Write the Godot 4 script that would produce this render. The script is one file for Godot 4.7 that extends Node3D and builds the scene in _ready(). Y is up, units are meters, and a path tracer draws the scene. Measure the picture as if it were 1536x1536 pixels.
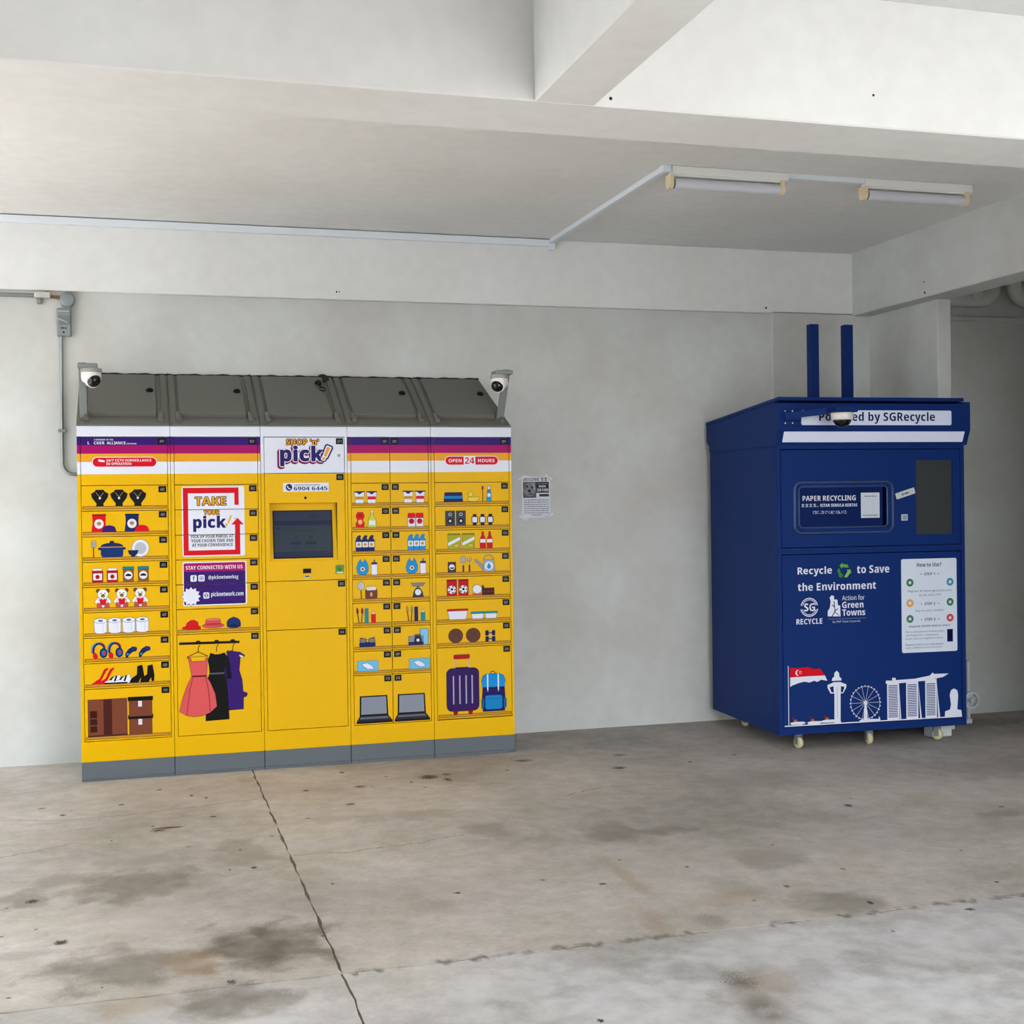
extends Node3D
# A void deck: yellow parcel lockers and a blue paper recycling machine by a pale wall.
# x runs along the back wall, y is up, z runs from the back wall towards the open side.

const UNIT_W := 0.5267
const UNIT_X := -0.324
const FRONT_Z := 0.62
const DOOR_X0 := 0.021
const DOOR_X1 := 0.510
const ROWS := [2.010, 1.726, 1.577, 1.427, 1.279, 1.132, 0.984, 0.835, 0.686, 0.537, 0.231]
const SLAB_Y := 3.407
const BEAM_Y := 2.943

const YELLOW := Color(0.855, 0.66, 0.03)
const NAVY := Color(0.10, 0.14, 0.34)
const PURPLE := Color(0.20, 0.10, 0.40)
const MAGENTA := Color(0.60, 0.05, 0.37)
const GOLD := Color(0.85, 0.60, 0.16)
const PAPER := Color(0.83, 0.84, 0.885)
const INK := Color(0.07, 0.06, 0.08)
const RED := Color(0.78, 0.07, 0.13)
const CYAN := Color(0.06, 0.52, 0.78)
const TEAL := Color(0.10, 0.50, 0.55)
const BROWN := Color(0.42, 0.22, 0.15)
const SHELF := Color(0.72, 0.52, 0.18)
const LINE := Color(0.16, 0.09, 0.03)

var mats := {}
var names := {}
var font_bold: SystemFont
var font_plain: SystemFont
var glyphs := {}


# ---------------------------------------------------------------- geometry collector
class Solid:
	var v := PackedVector3Array()
	var n := PackedVector3Array()
	var c := PackedColorArray()
	var uv := PackedVector2Array()
	var tint := Color.WHITE

	func tri(a: Vector3, b: Vector3, d: Vector3, na: Vector3, nb: Vector3, nd: Vector3) -> void:
		var face := (b - a).cross(d - a)
		if face.length_squared() < 1e-16:
			return
		if face.dot(na + nb + nd) > 0.0:   # front faces run clockwise
			var t := b; b = d; d = t
			t = nb; nb = nd; nd = t
		v.append(a); v.append(b); v.append(d)
		n.append(na); n.append(nb); n.append(nd)
		for i in 3:
			c.append(tint)

	func quad(a: Vector3, b: Vector3, d: Vector3, e: Vector3, out: Vector3) -> void:
		var nn := (b - a).cross(d - a)
		if nn.length_squared() < 1e-16:
			nn = (d - a).cross(e - a)
		nn = nn.normalized()
		if nn.dot(out) < 0.0:
			nn = -nn
		tri(a, b, d, nn, nn, nn)
		tri(a, d, e, nn, nn, nn)

	# box between two corners with chamfered edges
	func box(lo: Vector3, hi: Vector3, r := 0.0015, m := Transform3D.IDENTITY) -> void:
		var mid := (lo + hi) * 0.5
		var h := (hi - lo) * 0.5
		r = minf(r, minf(h.x, minf(h.y, h.z)) * 0.45)
		var ax := [Vector3.RIGHT, Vector3.UP, Vector3.BACK]
		for i in 3:
			var j := (i + 1) % 3
			var k := (i + 2) % 3
			for s in [-1.0, 1.0]:
				var p: Vector3 = ax[i] * (s * h[i])
				var a: Vector3 = ax[j] * (h[j] - r)
				var b: Vector3 = ax[k] * (h[k] - r)
				quad(m * (mid + p - a - b), m * (mid + p + a - b), m * (mid + p + a + b), m * (mid + p - a + b), m.basis * (ax[i] * s))
			for s in [-1.0, 1.0]:
				for t in [-1.0, 1.0]:   # the edge along i, between faces j and k
					var pj: Vector3 = ax[j] * (s * h[j]) + ax[k] * (t * (h[k] - r))
					var pk: Vector3 = ax[j] * (s * (h[j] - r)) + ax[k] * (t * h[k])
					var l: Vector3 = ax[i] * (h[i] - r)
					quad(m * (mid + pj - l), m * (mid + pk - l), m * (mid + pk + l), m * (mid + pj + l), m.basis * (ax[j] * s + ax[k] * t))
		for sx in [-1.0, 1.0]:
			for sy in [-1.0, 1.0]:
				for sz in [-1.0, 1.0]:
					var q := Vector3(sx, sy, sz)
					var a := mid + Vector3(sx * h.x, sy * (h.y - r), sz * (h.z - r))
					var b := mid + Vector3(sx * (h.x - r), sy * h.y, sz * (h.z - r))
					var d := mid + Vector3(sx * (h.x - r), sy * (h.y - r), sz * h.z)
					var nn := (m.basis * q).normalized()
					tri(m * a, m * b, m * d, nn, nn, nn)

	# round bar along a polyline
	func tube(pts: Array, r: float, sides := 12) -> void:
		var count := pts.size()
		var rings := []
		var up := Vector3.UP
		for i in count:
			var dir: Vector3 = ((pts[mini(i + 1, count - 1)] as Vector3) - (pts[maxi(i - 1, 0)] as Vector3)).normalized()
			if absf(dir.dot(up)) > 0.95:
				up = Vector3.RIGHT if absf(dir.x) < 0.9 else Vector3.BACK
			var s := dir.cross(up).normalized()
			var t := s.cross(dir).normalized()
			up = t
			var ring := []
			for k in sides:
				var a := TAU * k / sides
				ring.append(s * cos(a) + t * sin(a))
			rings.append(ring)
		for i in count - 1:
			for k in sides:
				var k2 := (k + 1) % sides
				var a: Vector3 = rings[i][k]
				var b: Vector3 = rings[i][k2]
				var a2: Vector3 = rings[i + 1][k]
				var b2: Vector3 = rings[i + 1][k2]
				var p: Vector3 = pts[i]
				var q: Vector3 = pts[i + 1]
				tri(p + a * r, p + b * r, q + b2 * r, a, b, b2)
				tri(p + a * r, q + b2 * r, q + a2 * r, a, b2, a2)
		for e in [0, count - 1]:
			var p: Vector3 = pts[e]
			var dir: Vector3 = (p - (pts[1 if e == 0 else count - 2] as Vector3)).normalized()
			for k in sides:
				tri(p, p + rings[e][k] * r, p + rings[e][(k + 1) % sides] * r, dir, dir, dir)

	# profile of (radius, height) pairs turned about an axis
	func lathe(profile: Array, at: Transform3D, sides := 24, crease := 0.6) -> void:
		for i in profile.size() - 1:
			var p: Vector2 = profile[i]
			var q: Vector2 = profile[i + 1]
			var s := Vector2(q.y - p.y, p.x - q.x).normalized()
			var n0 := s
			var n1 := s
			if i > 0:
				var o: Vector2 = profile[i - 1]
				var so := Vector2(p.y - o.y, o.x - p.x).normalized()
				if so.dot(s) > crease:
					n0 = (so + s).normalized()
			if i + 2 < profile.size():
				var o: Vector2 = profile[i + 2]
				var so := Vector2(o.y - q.y, q.x - o.x).normalized()
				if so.dot(s) > crease:
					n1 = (so + s).normalized()
			for k in sides:
				var a := TAU * k / sides
				var b := TAU * (k + 1) / sides
				var ca := Vector3(cos(a), 0, sin(a))
				var cb := Vector3(cos(b), 0, sin(b))
				var p0 := at * (ca * p.x + Vector3.UP * p.y)
				var p1 := at * (cb * p.x + Vector3.UP * p.y)
				var q0 := at * (ca * q.x + Vector3.UP * q.y)
				var q1 := at * (cb * q.x + Vector3.UP * q.y)
				var m0 := (at.basis * (ca * n0.x + Vector3.UP * n0.y)).normalized()
				var m1 := (at.basis * (cb * n0.x + Vector3.UP * n0.y)).normalized()
				var l0 := (at.basis * (ca * n1.x + Vector3.UP * n1.y)).normalized()
				var l1 := (at.basis * (cb * n1.x + Vector3.UP * n1.y)).normalized()
				tri(p0, p1, q1, m0, m1, l1)
				tri(p0, q1, q0, m0, l1, l0)

	# polygon in a plane given by two axes, thickened along their cross product
	func prism(poly: PackedVector2Array, at: Vector3, ax: Vector3, ay: Vector3, depth: float) -> void:
		var az := ax.cross(ay).normalized()
		var idx := Geometry2D.triangulate_polygon(poly)
		for i in range(0, idx.size(), 3):
			for s in [0.0, 1.0]:
				var o = at + az * (depth * s)
				var nn := az * (1.0 if (s == 1.0) == (depth > 0.0) else -1.0)
				tri(o + ax * poly[idx[i]].x + ay * poly[idx[i]].y, o + ax * poly[idx[i + 1]].x + ay * poly[idx[i + 1]].y, o + ax * poly[idx[i + 2]].x + ay * poly[idx[i + 2]].y, nn, nn, nn)
		var cw := 1.0 if Geometry2D.is_polygon_clockwise(poly) else -1.0
		for i in poly.size():
			var p := poly[i]
			var q := poly[(i + 1) % poly.size()]
			var e := (q - p).orthogonal() * cw
			var a := at + ax * p.x + ay * p.y
			var b := at + ax * q.x + ay * q.y
			quad(a, b, b + az * depth, a + az * depth, -(ax * e.x + ay * e.y))

	func mesh(mat: Material, flat_uv := Rect2()) -> ArrayMesh:
		var arr := []
		arr.resize(Mesh.ARRAY_MAX)
		arr[Mesh.ARRAY_VERTEX] = v
		arr[Mesh.ARRAY_NORMAL] = n
		arr[Mesh.ARRAY_COLOR] = c
		if flat_uv.size.x > 0.0:
			for p in v:
				uv.append(Vector2((p.x - flat_uv.position.x) / flat_uv.size.x, (p.z - flat_uv.position.y) / flat_uv.size.y))
			arr[Mesh.ARRAY_TEX_UV] = uv
		var m := ArrayMesh.new()
		m.add_surface_from_arrays(Mesh.PRIMITIVE_TRIANGLES, arr)
		m.surface_set_material(0, mat)
		return m


# ---------------------------------------------------------------- flat print: coloured shapes and lettering
class Print:
	var host: Node3D
	var v := PackedVector3Array()
	var c := PackedColorArray()
	var boxes: Array[Rect2] = []
	var layers: Array[int] = []
	var ox := 0.0
	var oy := 0.0
	var sx := 1.0
	var sy := 1.0

	func _init(h: Node3D) -> void:
		host = h

	func at(x: float, y: float, s: float, t: float) -> Print:
		ox = x; oy = y; sx = s; sy = t
		return self

	func layer(r: Rect2) -> float:
		var l := 1
		var g := r.grow(0.0002)
		for i in boxes.size():
			if layers[i] >= l and boxes[i].intersects(g):
				l = layers[i] + 1
		boxes.append(r)
		layers.append(l)
		return l * 0.00016

	func fill(poly: PackedVector2Array, col: Color) -> void:
		var idx := Geometry2D.triangulate_polygon(poly)
		if idx.is_empty():
			return
		var r := Rect2(poly[0], Vector2.ZERO)
		for p in poly:
			r = r.expand(p)
		var z := layer(r)
		var lin := col.srgb_to_linear()
		for i in idx:
			v.append(Vector3(poly[i].x, poly[i].y, z))
			c.append(lin)

	func world(pts: Array) -> PackedVector2Array:
		var o := PackedVector2Array()
		for p in pts:
			o.append(Vector2(ox + p[0] * sx, oy + p[1] * sy))
		return o

	# outline is a width in millimetres
	func shape(o: PackedVector2Array, col: Color, outline := 0.0, ocol := Color(0.07, 0.06, 0.08)) -> void:
		if outline > 0.0:
			for g in Geometry2D.offset_polygon(o, outline * 0.0018):
				fill(g, ocol)
		fill(o, col)

	func poly(pts: Array, col: Color, outline := 0.0, ocol := Color(0.07, 0.06, 0.08)) -> void:
		shape(world(pts), col, outline, ocol)

	func rect(x0: float, y0: float, x1: float, y1: float, col: Color, outline := 0.0, ocol := Color(0.07, 0.06, 0.08)) -> void:
		poly([[x0, y0], [x1, y0], [x1, y1], [x0, y1]], col, outline, ocol)

	func arc(cx: float, cy: float, rx: float, ry: float, a0 := 0.0, a1 := 360.0, steps := 20) -> Array:
		var o := []
		var whole := absf(a1 - a0) >= 359.9
		for i in (steps if whole else steps + 1):
			var a := deg_to_rad(lerpf(a0, a1, float(i) / steps))
			o.append([cx + cos(a) * rx, cy + sin(a) * ry])
		return o

	func ell(cx: float, cy: float, rx: float, ry: float, col: Color, outline := 0.0, ocol := Color(0.07, 0.06, 0.08)) -> void:
		poly(arc(cx, cy, rx, ry), col, outline, ocol)

	func rrect(x0: float, y0: float, x1: float, y1: float, r: float, col: Color, outline := 0.0, ocol := Color(0.07, 0.06, 0.08)) -> void:
		poly(arc(x1 - r, y1 - r, r, r, 0, 90, 5) + arc(x0 + r, y1 - r, r, r, 90, 180, 5) + arc(x0 + r, y0 + r, r, r, 180, 270, 5) + arc(x1 - r, y0 + r, r, r, 270, 360, 5), col, outline, ocol)

	# thick line, width in millimetres
	func stroke(pts: Array, width: float, col: Color, closed := false) -> void:
		var o := world(pts)
		if closed:
			o.append(o[0])
		for g in Geometry2D.offset_polyline(o, width * 0.0007, Geometry2D.JOIN_ROUND, Geometry2D.END_BUTT):
			if not Geometry2D.is_polygon_clockwise(g):
				fill(g, col)

	func ring(cx: float, cy: float, rx: float, ry: float, width: float, col: Color, a0 := 0.0, a1 := 360.0) -> void:
		var steps := 24
		for i in steps:
			var a := arc(cx, cy, rx, ry, lerpf(a0, a1, float(i) / steps), lerpf(a0, a1, (i + 1.0) / steps), 1)
			var o := world(a)
			var mid := Vector2(ox + cx * sx, oy + cy * sy)
			var w := width * 0.001
			fill(PackedVector2Array([o[0], o[1], o[1] - (o[1] - mid).normalized() * w, o[0] - (o[0] - mid).normalized() * w]), col)

	# lettering stretched to a box; grow (mm) thickens it
	func text(s: String, x0: float, y0: float, x1: float, y1: float, col: Color, bold := true, grow := 0.0, turn := 0.0) -> void:
		var tri: PackedVector2Array = host.letters(s, bold)
		var a := Vector2(ox + x0 * sx, oy + y0 * sy)
		var b := Vector2(ox + x1 * sx, oy + y1 * sy)
		var z := layer(Rect2(a, b - a).abs())
		var lin := col.srgb_to_linear()
		var shifts := [Vector2.ZERO]
		if grow > 0.0:
			shifts = []
			for k in 8:
				shifts.append(Vector2.from_angle(TAU * k / 8) * grow * 0.001)
		var mid := (a + b) * 0.5
		var e := 0
		for d in shifts:
			for p in tri:
				var q: Vector2 = a + p * (b - a) + d
				if turn != 0.0:
					q = mid + (q - mid).rotated(turn)
				v.append(Vector3(q.x, q.y, z + e * 0.000004))
				c.append(lin)
			e += 1

	# rows of unreadably small print
	func lines(x0: float, x1: float, y: float, h: float, col: Color, seed_value: int) -> void:
		var rng := RandomNumberGenerator.new()
		rng.seed = seed_value
		var x := x0
		while x < x1:
			var w := minf(rng.randf_range(1.2, 4.0) * h, x1 - x)
			rect(x, y, x + w, y + h * rng.randf_range(0.7, 1.0), col)
			x += w + h * 0.5

	# the part of the print between two heights
	func cut(lo: float, hi: float) -> Print:
		var o := Print.new(host)
		for i in range(0, v.size(), 3):
			var p := [v[i], v[i + 1], v[i + 2]]
			for side in [[lo, 1.0], [hi, -1.0]]:
				var q := []
				for k in p.size():
					var a: Vector3 = p[k]
					var b: Vector3 = p[(k + 1) % p.size()]
					var da: float = (a.y - side[0]) * side[1]
					var db: float = (b.y - side[0]) * side[1]
					if da >= 0.0:
						q.append(a)
					if (da >= 0.0) != (db >= 0.0):
						q.append(a.lerp(b, da / (da - db)))
				p = q
			for k in range(1, p.size() - 1):
				for w in [p[0], p[k], p[k + 1]]:
					o.v.append(w)
					o.c.append(c[i])
		return o

	func put(called: String, parent: Node3D, mat: Material, z := 0.0) -> MeshInstance3D:
		if v.is_empty():
			return null
		var nn := PackedVector3Array()
		for i in range(0, v.size(), 3):
			if (v[i + 1] - v[i]).cross(v[i + 2] - v[i]).z > 0.0:
				var t := v[i + 1]
				v[i + 1] = v[i + 2]
				v[i + 2] = t
			for k in 3:
				nn.append(Vector3.BACK)
		var arr := []
		arr.resize(Mesh.ARRAY_MAX)
		arr[Mesh.ARRAY_VERTEX] = v
		arr[Mesh.ARRAY_NORMAL] = nn
		arr[Mesh.ARRAY_COLOR] = c
		var m := ArrayMesh.new()
		m.add_surface_from_arrays(Mesh.PRIMITIVE_TRIANGLES, arr)
		m.surface_set_material(0, mat)
		var o := MeshInstance3D.new()
		o.name = called
		o.mesh = m
		o.position.z = z
		parent.add_child(o, true)
		return o


# triangles of a word, in a box from (0, 0) to (1, 1)
func letters(s: String, bold: bool) -> PackedVector2Array:
	var key := s + ("|b" if bold else "|r")
	if glyphs.has(key):
		return glyphs[key]
	var t := TextMesh.new()
	t.font = font_bold if bold else font_plain
	t.text = s
	t.font_size = 48
	t.pixel_size = 0.01
	t.depth = 0.0
	t.curve_step = 1.5
	var a := t.get_mesh_arrays()
	var vs: PackedVector3Array = a[Mesh.ARRAY_VERTEX]
	var o := PackedVector2Array()
	if a[Mesh.ARRAY_INDEX] != null and a[Mesh.ARRAY_INDEX].size() > 0:
		for i in a[Mesh.ARRAY_INDEX]:
			o.append(Vector2(vs[i].x, vs[i].y))
	else:
		for p in vs:
			o.append(Vector2(p.x, p.y))
	var r := Rect2(o[0], Vector2.ZERO)
	for p in o:
		r = r.expand(p)
	for i in o.size():
		o[i] = (o[i] - r.position) / r.size
	glyphs[key] = o
	return o


# ---------------------------------------------------------------- nodes
func numbered(called: String) -> String:
	var k: int = names.get(called, 0)
	names[called] = k + 1
	return called if k == 0 else "%s_%03d" % [called, k]


func tag(o: Node3D, label: String, category: String, group := "") -> Node3D:
	o.set_meta("label", label)
	o.set_meta("category", category)
	if group:
		o.set_meta("group", group)
	return o


func thing(called: String, label: String, category: String, pos: Vector3, group := "") -> Node3D:
	var o := Node3D.new()
	o.name = numbered(called)
	add_child(o)
	o.position = pos
	return tag(o, label, category, group)


func part(called: String, s: Solid, mat: Material, parent: Node3D) -> MeshInstance3D:
	var o := MeshInstance3D.new()
	o.name = called
	o.mesh = s.mesh(mat)
	parent.add_child(o, true)
	return o


func structure(called: String, s: Solid, mat: Material) -> MeshInstance3D:
	var o := MeshInstance3D.new()
	o.name = numbered(called)
	o.mesh = s.mesh(mat)
	add_child(o)
	o.set_meta("kind", "structure")
	return o


func solid_box(lo: Vector3, hi: Vector3, r := 0.0015) -> Solid:
	var s := Solid.new()
	s.box(lo, hi, r)
	return s


func paint(col: Color, rough := 0.6, metal := 0.0) -> StandardMaterial3D:
	var m := StandardMaterial3D.new()
	m.albedo_color = col
	m.roughness = rough
	m.metallic = metal
	return m


func noise_picture(size: int, freq: float, octaves: int, seed_value: int) -> PackedByteArray:
	var f := FastNoiseLite.new()
	f.seed = seed_value
	f.noise_type = FastNoiseLite.TYPE_SIMPLEX_SMOOTH
	f.frequency = freq
	f.fractal_octaves = octaves
	var im := f.get_seamless_image(size, size, false, false, 0.2, true)
	im.convert(Image.FORMAT_L8)
	return im.get_data()


# painted plaster: a base colour with faint broad blotches and fine speckle
func plaster(col: Color, blotch: Color, amount: float, seed_value: int, scale_m := 0.3) -> StandardMaterial3D:
	var size := 512
	var a := noise_picture(size, 0.006, 4, seed_value)
	var b := noise_picture(size, 0.05, 3, seed_value + 5)
	var bytes := PackedByteArray()
	bytes.resize(size * size * 3)
	for i in size * size:
		var t := clampf((a[i] / 255.0 - 0.5) * 1.6 + 0.3, 0.0, 1.0) * amount
		var g := 1.0 + (b[i] / 255.0 - 0.5) * 0.035
		bytes[i * 3] = int(clampf(lerpf(col.r, blotch.r, t) * g, 0, 1) * 255)
		bytes[i * 3 + 1] = int(clampf(lerpf(col.g, blotch.g, t) * g, 0, 1) * 255)
		bytes[i * 3 + 2] = int(clampf(lerpf(col.b, blotch.b, t) * g, 0, 1) * 255)
	var m := StandardMaterial3D.new()
	m.albedo_texture = ImageTexture.create_from_image(Image.create_from_data(size, size, false, Image.FORMAT_RGB8, bytes))
	m.uv1_triplanar = true
	m.uv1_world_triplanar = true
	m.uv1_scale = Vector3.ONE * scale_m
	m.roughness = 0.85
	return m


# worn concrete over the part of the floor in view, one texel about 4 mm; stains stand where the photograph shows them; pale ones by the open side also paint daylight
const FLOOR_AREA := Rect2(-1.2, 0.0, 8.192, 5.4)

func concrete() -> StandardMaterial3D:
	var w := 2048
	var h := 1350
	var broad := noise_picture(512, 0.008, 4, 11)
	var mid := noise_picture(512, 0.03, 4, 12)
	var fine := noise_picture(512, 0.12, 3, 13)
	var warp := noise_picture(512, 0.02, 3, 14)
	# x, z, radius x, radius z, strength, hue (0 grey-brown, 1 rust, 2 pale, 3 near black)
	var stains_and_daylight := [
		[-0.05, 2.83, 0.27, 0.25, 0.50, 0], [0.45, 2.49, 0.17, 0.24, 0.30, 0], [0.42, 3.80, 0.25, 0.25, 0.72, 0], [-0.07, 3.86, 0.27, 0.22, 0.50, 0], [0.18, 3.90, 0.12, 0.14, 0.45, 1],
		[0.29, 4.27, 0.20, 0.17, 0.50, 0], [-0.02, 4.22, 0.16, 0.10, 0.35, 1], [-0.47, 2.93, 0.10, 0.16, 0.38, 0], [-0.30, 2.70, 0.14, 0.10, 0.25, 0], [0.36, 4.50, 0.16, 0.06, 0.6, 2],
		[2.17, 2.70, 0.15, 0.20, 0.42, 0], [2.42, 2.75, 0.17, 0.07, 0.42, 0], [2.70, 3.36, 0.20, 0.18, 0.28, 0], [2.65, 4.01, 0.18, 0.14, 0.40, 0], [2.28, 3.84, 0.17, 0.10, 0.22, 1],
		[1.90, 4.64, 0.06, 0.09, 0.75, 0], [1.87, 4.87, 0.08, 0.14, 0.65, 0], [1.98, 4.70, 0.13, 0.18, 0.22, 1], [4.17, 3.01, 0.14, 0.08, 0.30, 0], [2.08, 4.04, 0.06, 0.08, 0.34, 0],
		[1.98, 3.40, 0.04, 0.28, 0.35, 1], [1.87, 3.95, 0.05, 0.18, 0.35, 1], [1.35, 2.05, 0.30, 0.12, 0.20, 0], [1.62, 2.45, 0.12, 0.14, 0.28, 0], [3.3, 1.9, 0.4, 0.3, 0.14, 0],
		[4.9, 2.1, 0.5, 0.25, 0.20, 0], [5.6, 0.75, 0.5, 0.14, 0.40, 0], [1.2, 4.45, 0.35, 0.16, 0.5, 2], [1.5, 4.72, 0.40, 0.30, 0.55, 2], [2.2, 4.40, 0.45, 0.20, 0.45, 2], [2.35, 4.95, 0.5, 0.3, 0.55, 2], [2.9, 4.5, 0.5, 0.3, 0.4, 2], [1.05, 4.75, 0.2, 0.25, 0.4, 2],  # the pale patches also paint in brighter daylight on the front floor
		[0.12, 1.89, 0.075, 0.018, 1.3, 3], [0.085, 1.93, 0.03, 0.025, 1.2, 3], [2.755, 1.31, 0.035, 0.03, 1.0, 3], [3.53, 2.60, 0.02, 0.025, 1.6, 3], [2.28, 0.91, 0.05, 0.035, 0.9, 3],
		[1.62, 1.17, 0.05, 0.05, 0.75, 3], [1.71, 1.29, 0.025, 0.05, 1.0, 3], [1.73, 1.14, 0.03, 0.03, 0.8, 3], [1.20, 1.29, 0.03, 0.025, 0.8, 3], [1.08, 1.70, 0.02, 0.02, 0.8, 3],
		[-0.29, 3.51, 0.018, 0.02, 1.2, 3], [-0.43, 2.95, 0.02, 0.02, 1.0, 3], [1.35, 4.80, 0.008, 0.012, 1.6, 3], [0.48, 2.75, 0.012, 0.015, 1.3, 3], [2.9, 0.95, 0.05, 0.03, 0.6, 3],
	]
	var rng := RandomNumberGenerator.new()
	rng.seed = 77
	for i in 90:
		var sx := rng.randf_range(-0.7, 6.0)
		stains_and_daylight.append([sx, rng.randf_range(0.8, 5.2), rng.randf_range(0.004, 0.016), rng.randf_range(0.006, 0.02), rng.randf_range(0.5, 1.2), 3])
	for i in 46:
		stains_and_daylight.append([rng.randf_range(-0.7, 6.5), rng.randf_range(0.4, 5.2), rng.randf_range(0.05, 0.28), rng.randf_range(0.04, 0.16), rng.randf_range(0.08, 0.20), [0, 0, 1, 2][rng.randi() % 4]])
	var inks := [Vector3(0.36, 0.33, 0.29), Vector3(0.56, 0.45, 0.33), Vector3(0.79, 0.78, 0.775), Vector3(0.17, 0.145, 0.12)]
	var field: Array[PackedFloat32Array] = []
	for k in 4:
		var f := PackedFloat32Array()
		f.resize(w * h)
		field.append(f)
	var per := FLOOR_AREA.size.x / w
	for s in stains_and_daylight:
		var px := int(s[2] * 1.6 / per) + 2
		var pz := int(s[3] * 1.6 / per) + 2
		var cx := int((s[0] - FLOOR_AREA.position.x) / per)
		var cz := int((s[1] - FLOOR_AREA.position.y) / per)
		for y in range(maxi(0, cz - pz), mini(h, cz + pz)):
			for x in range(maxi(0, cx - px), mini(w, cx + px)):
				var i := (y * 3 % 512) * 512 + (x * 3 % 512)
				var j := (y % 512) * 512 + (x % 512)
				var dx: float = (x - cx) * per / s[2]
				var dy: float = (y - cz) * per / s[3]
				var d := sqrt(dx * dx + dy * dy) + (warp[j] / 255.0 - 0.5) * 1.1 + (fine[i] / 255.0 - 0.5) * (0.5 if px > 30 else 1.8)
				var t := clampf((1.15 - d) * 1.6, 0.0, 1.0)
				if t > 0.0:
					var a: float = t * s[4] * (0.55 + 0.9 * (mid[j] / 255.0))
					field[s[5]][y * w + x] = maxf(field[s[5]][y * w + x], minf(a, 1.0))
	# dirt gathered along the cross joint
	for i in 1500:
		var jx := 0.66 + 4.6 * i / 1500.0
		var grit := mid[i % 512 + 512 * 40] / 255.0
		var half := int(2.0 + 7.0 * grit)
		for dz in range(-half, half + 1):
			var x := int((jx - FLOOR_AREA.position.x) / per)
			var y := int((4.154 - FLOOR_AREA.position.y) / per + (warp[(i * 2) % 512 + 512 * 90] / 255.0 - 0.5) * 14.0) + dz
			for e in 2:
				if x + e < w:
					field[0][y * w + x + e] = maxf(field[0][y * w + x + e], (1.0 - absf(dz) / (half + 1.0)) * clampf((grit - 0.42) * 3.0, 0.0, 0.85) * (0.4 + fine[(y % 512) * 512 + (x + e) % 512] / 255.0))
	# hairline cracks
	var cracks := [[[-0.75, 1.44], [-0.35, 1.55], [0.0, 1.54], [0.3, 1.47], [0.63, 1.40]], [[0.67, 2.60], [0.91, 2.63], [1.25, 2.58], [1.5, 2.5]], [[-0.7, 2.25], [-0.3, 2.05]], [[2.2, 1.9], [2.5, 1.75], [2.8, 1.8]]]
	for line in cracks:
		for k in line.size() - 1:
			var a := Vector2(line[k][0], line[k][1])
			var b := Vector2(line[k + 1][0], line[k + 1][1])
			var steps := int(a.distance_to(b) / per * 1.5)
			for i in steps:
				var p := a.lerp(b, float(i) / steps)
				var x := int((p.x - FLOOR_AREA.position.x) / per + (warp[(i * 2) % 262144] / 255.0 - 0.5) * 14.0)
				var y := int((p.y - FLOOR_AREA.position.y) / per + cos(i * 0.06) * 2.0)
				for q in [[0, 0, 0.42], [1, 0, 0.3], [0, 1, 0.3], [-1, 0, 0.15], [0, 2, 0.15]]:
					var xx: int = clampi(x + q[0], 0, w - 1)
					var yy: int = clampi(y + q[1], 0, h - 1)
					field[3][yy * w + xx] = maxf(field[3][yy * w + xx], q[2] * (0.3 + mid[(yy % 512) * 512 + xx % 512] / 255.0))
	var bytes := PackedByteArray()
	bytes.resize(w * h * 3)
	for y in h:
		var wz := FLOOR_AREA.position.y + y * per
		for x in w:
			var i := y * w + x
			var j := (y % 512) * 512 + (x % 512)
			var k := ((y / 4) % 512) * 512 + ((x / 4) % 512)
			var wx := FLOOR_AREA.position.x + x * per
			var r := 0.66
			var g := 0.63
			var b := 0.595
			if wz > 4.154:   # the pours nearer the open side are slightly paler and bluer
				if wx > 0.653:
					r = 0.665; g = 0.648; b = 0.628
				else:
					r = 0.66; g = 0.645; b = 0.625
			var m := 1.0 + (broad[k] / 255.0 - 0.5) * 0.26 + (broad[j] / 255.0 - 0.5) * 0.10 + (mid[j] / 255.0 - 0.5) * 0.13 + (fine[j] / 255.0 - 0.5) * 0.09
			r *= m; g *= m; b *= m + (broad[j] / 255.0 - 0.5) * 0.05
			var t := field[0][i]
			if t > 0.0:
				var ink: Vector3 = inks[0]
				r = lerpf(r, ink.x, t); g = lerpf(g, ink.y, t); b = lerpf(b, ink.z, t)
			t = field[1][i]
			if t > 0.0:
				var ink: Vector3 = inks[1]
				r = lerpf(r, ink.x, t); g = lerpf(g, ink.y, t); b = lerpf(b, ink.z, t)
			t = field[2][i]
			if t > 0.0:
				var ink: Vector3 = inks[2]
				r = lerpf(r, ink.x, t); g = lerpf(g, ink.y, t); b = lerpf(b, ink.z, t)
			t = field[3][i]
			if t > 0.0:
				var ink: Vector3 = inks[3]
				r = lerpf(r, ink.x, t); g = lerpf(g, ink.y, t); b = lerpf(b, ink.z, t)
			bytes[i * 3] = int(clampf(r, 0, 1) * 255)
			bytes[i * 3 + 1] = int(clampf(g, 0, 1) * 255)
			bytes[i * 3 + 2] = int(clampf(b, 0, 1) * 255)
	var o := StandardMaterial3D.new()
	o.albedo_texture = ImageTexture.create_from_image(Image.create_from_data(w, h, false, Image.FORMAT_RGB8, bytes))
	o.roughness = 0.62
	return o


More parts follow.
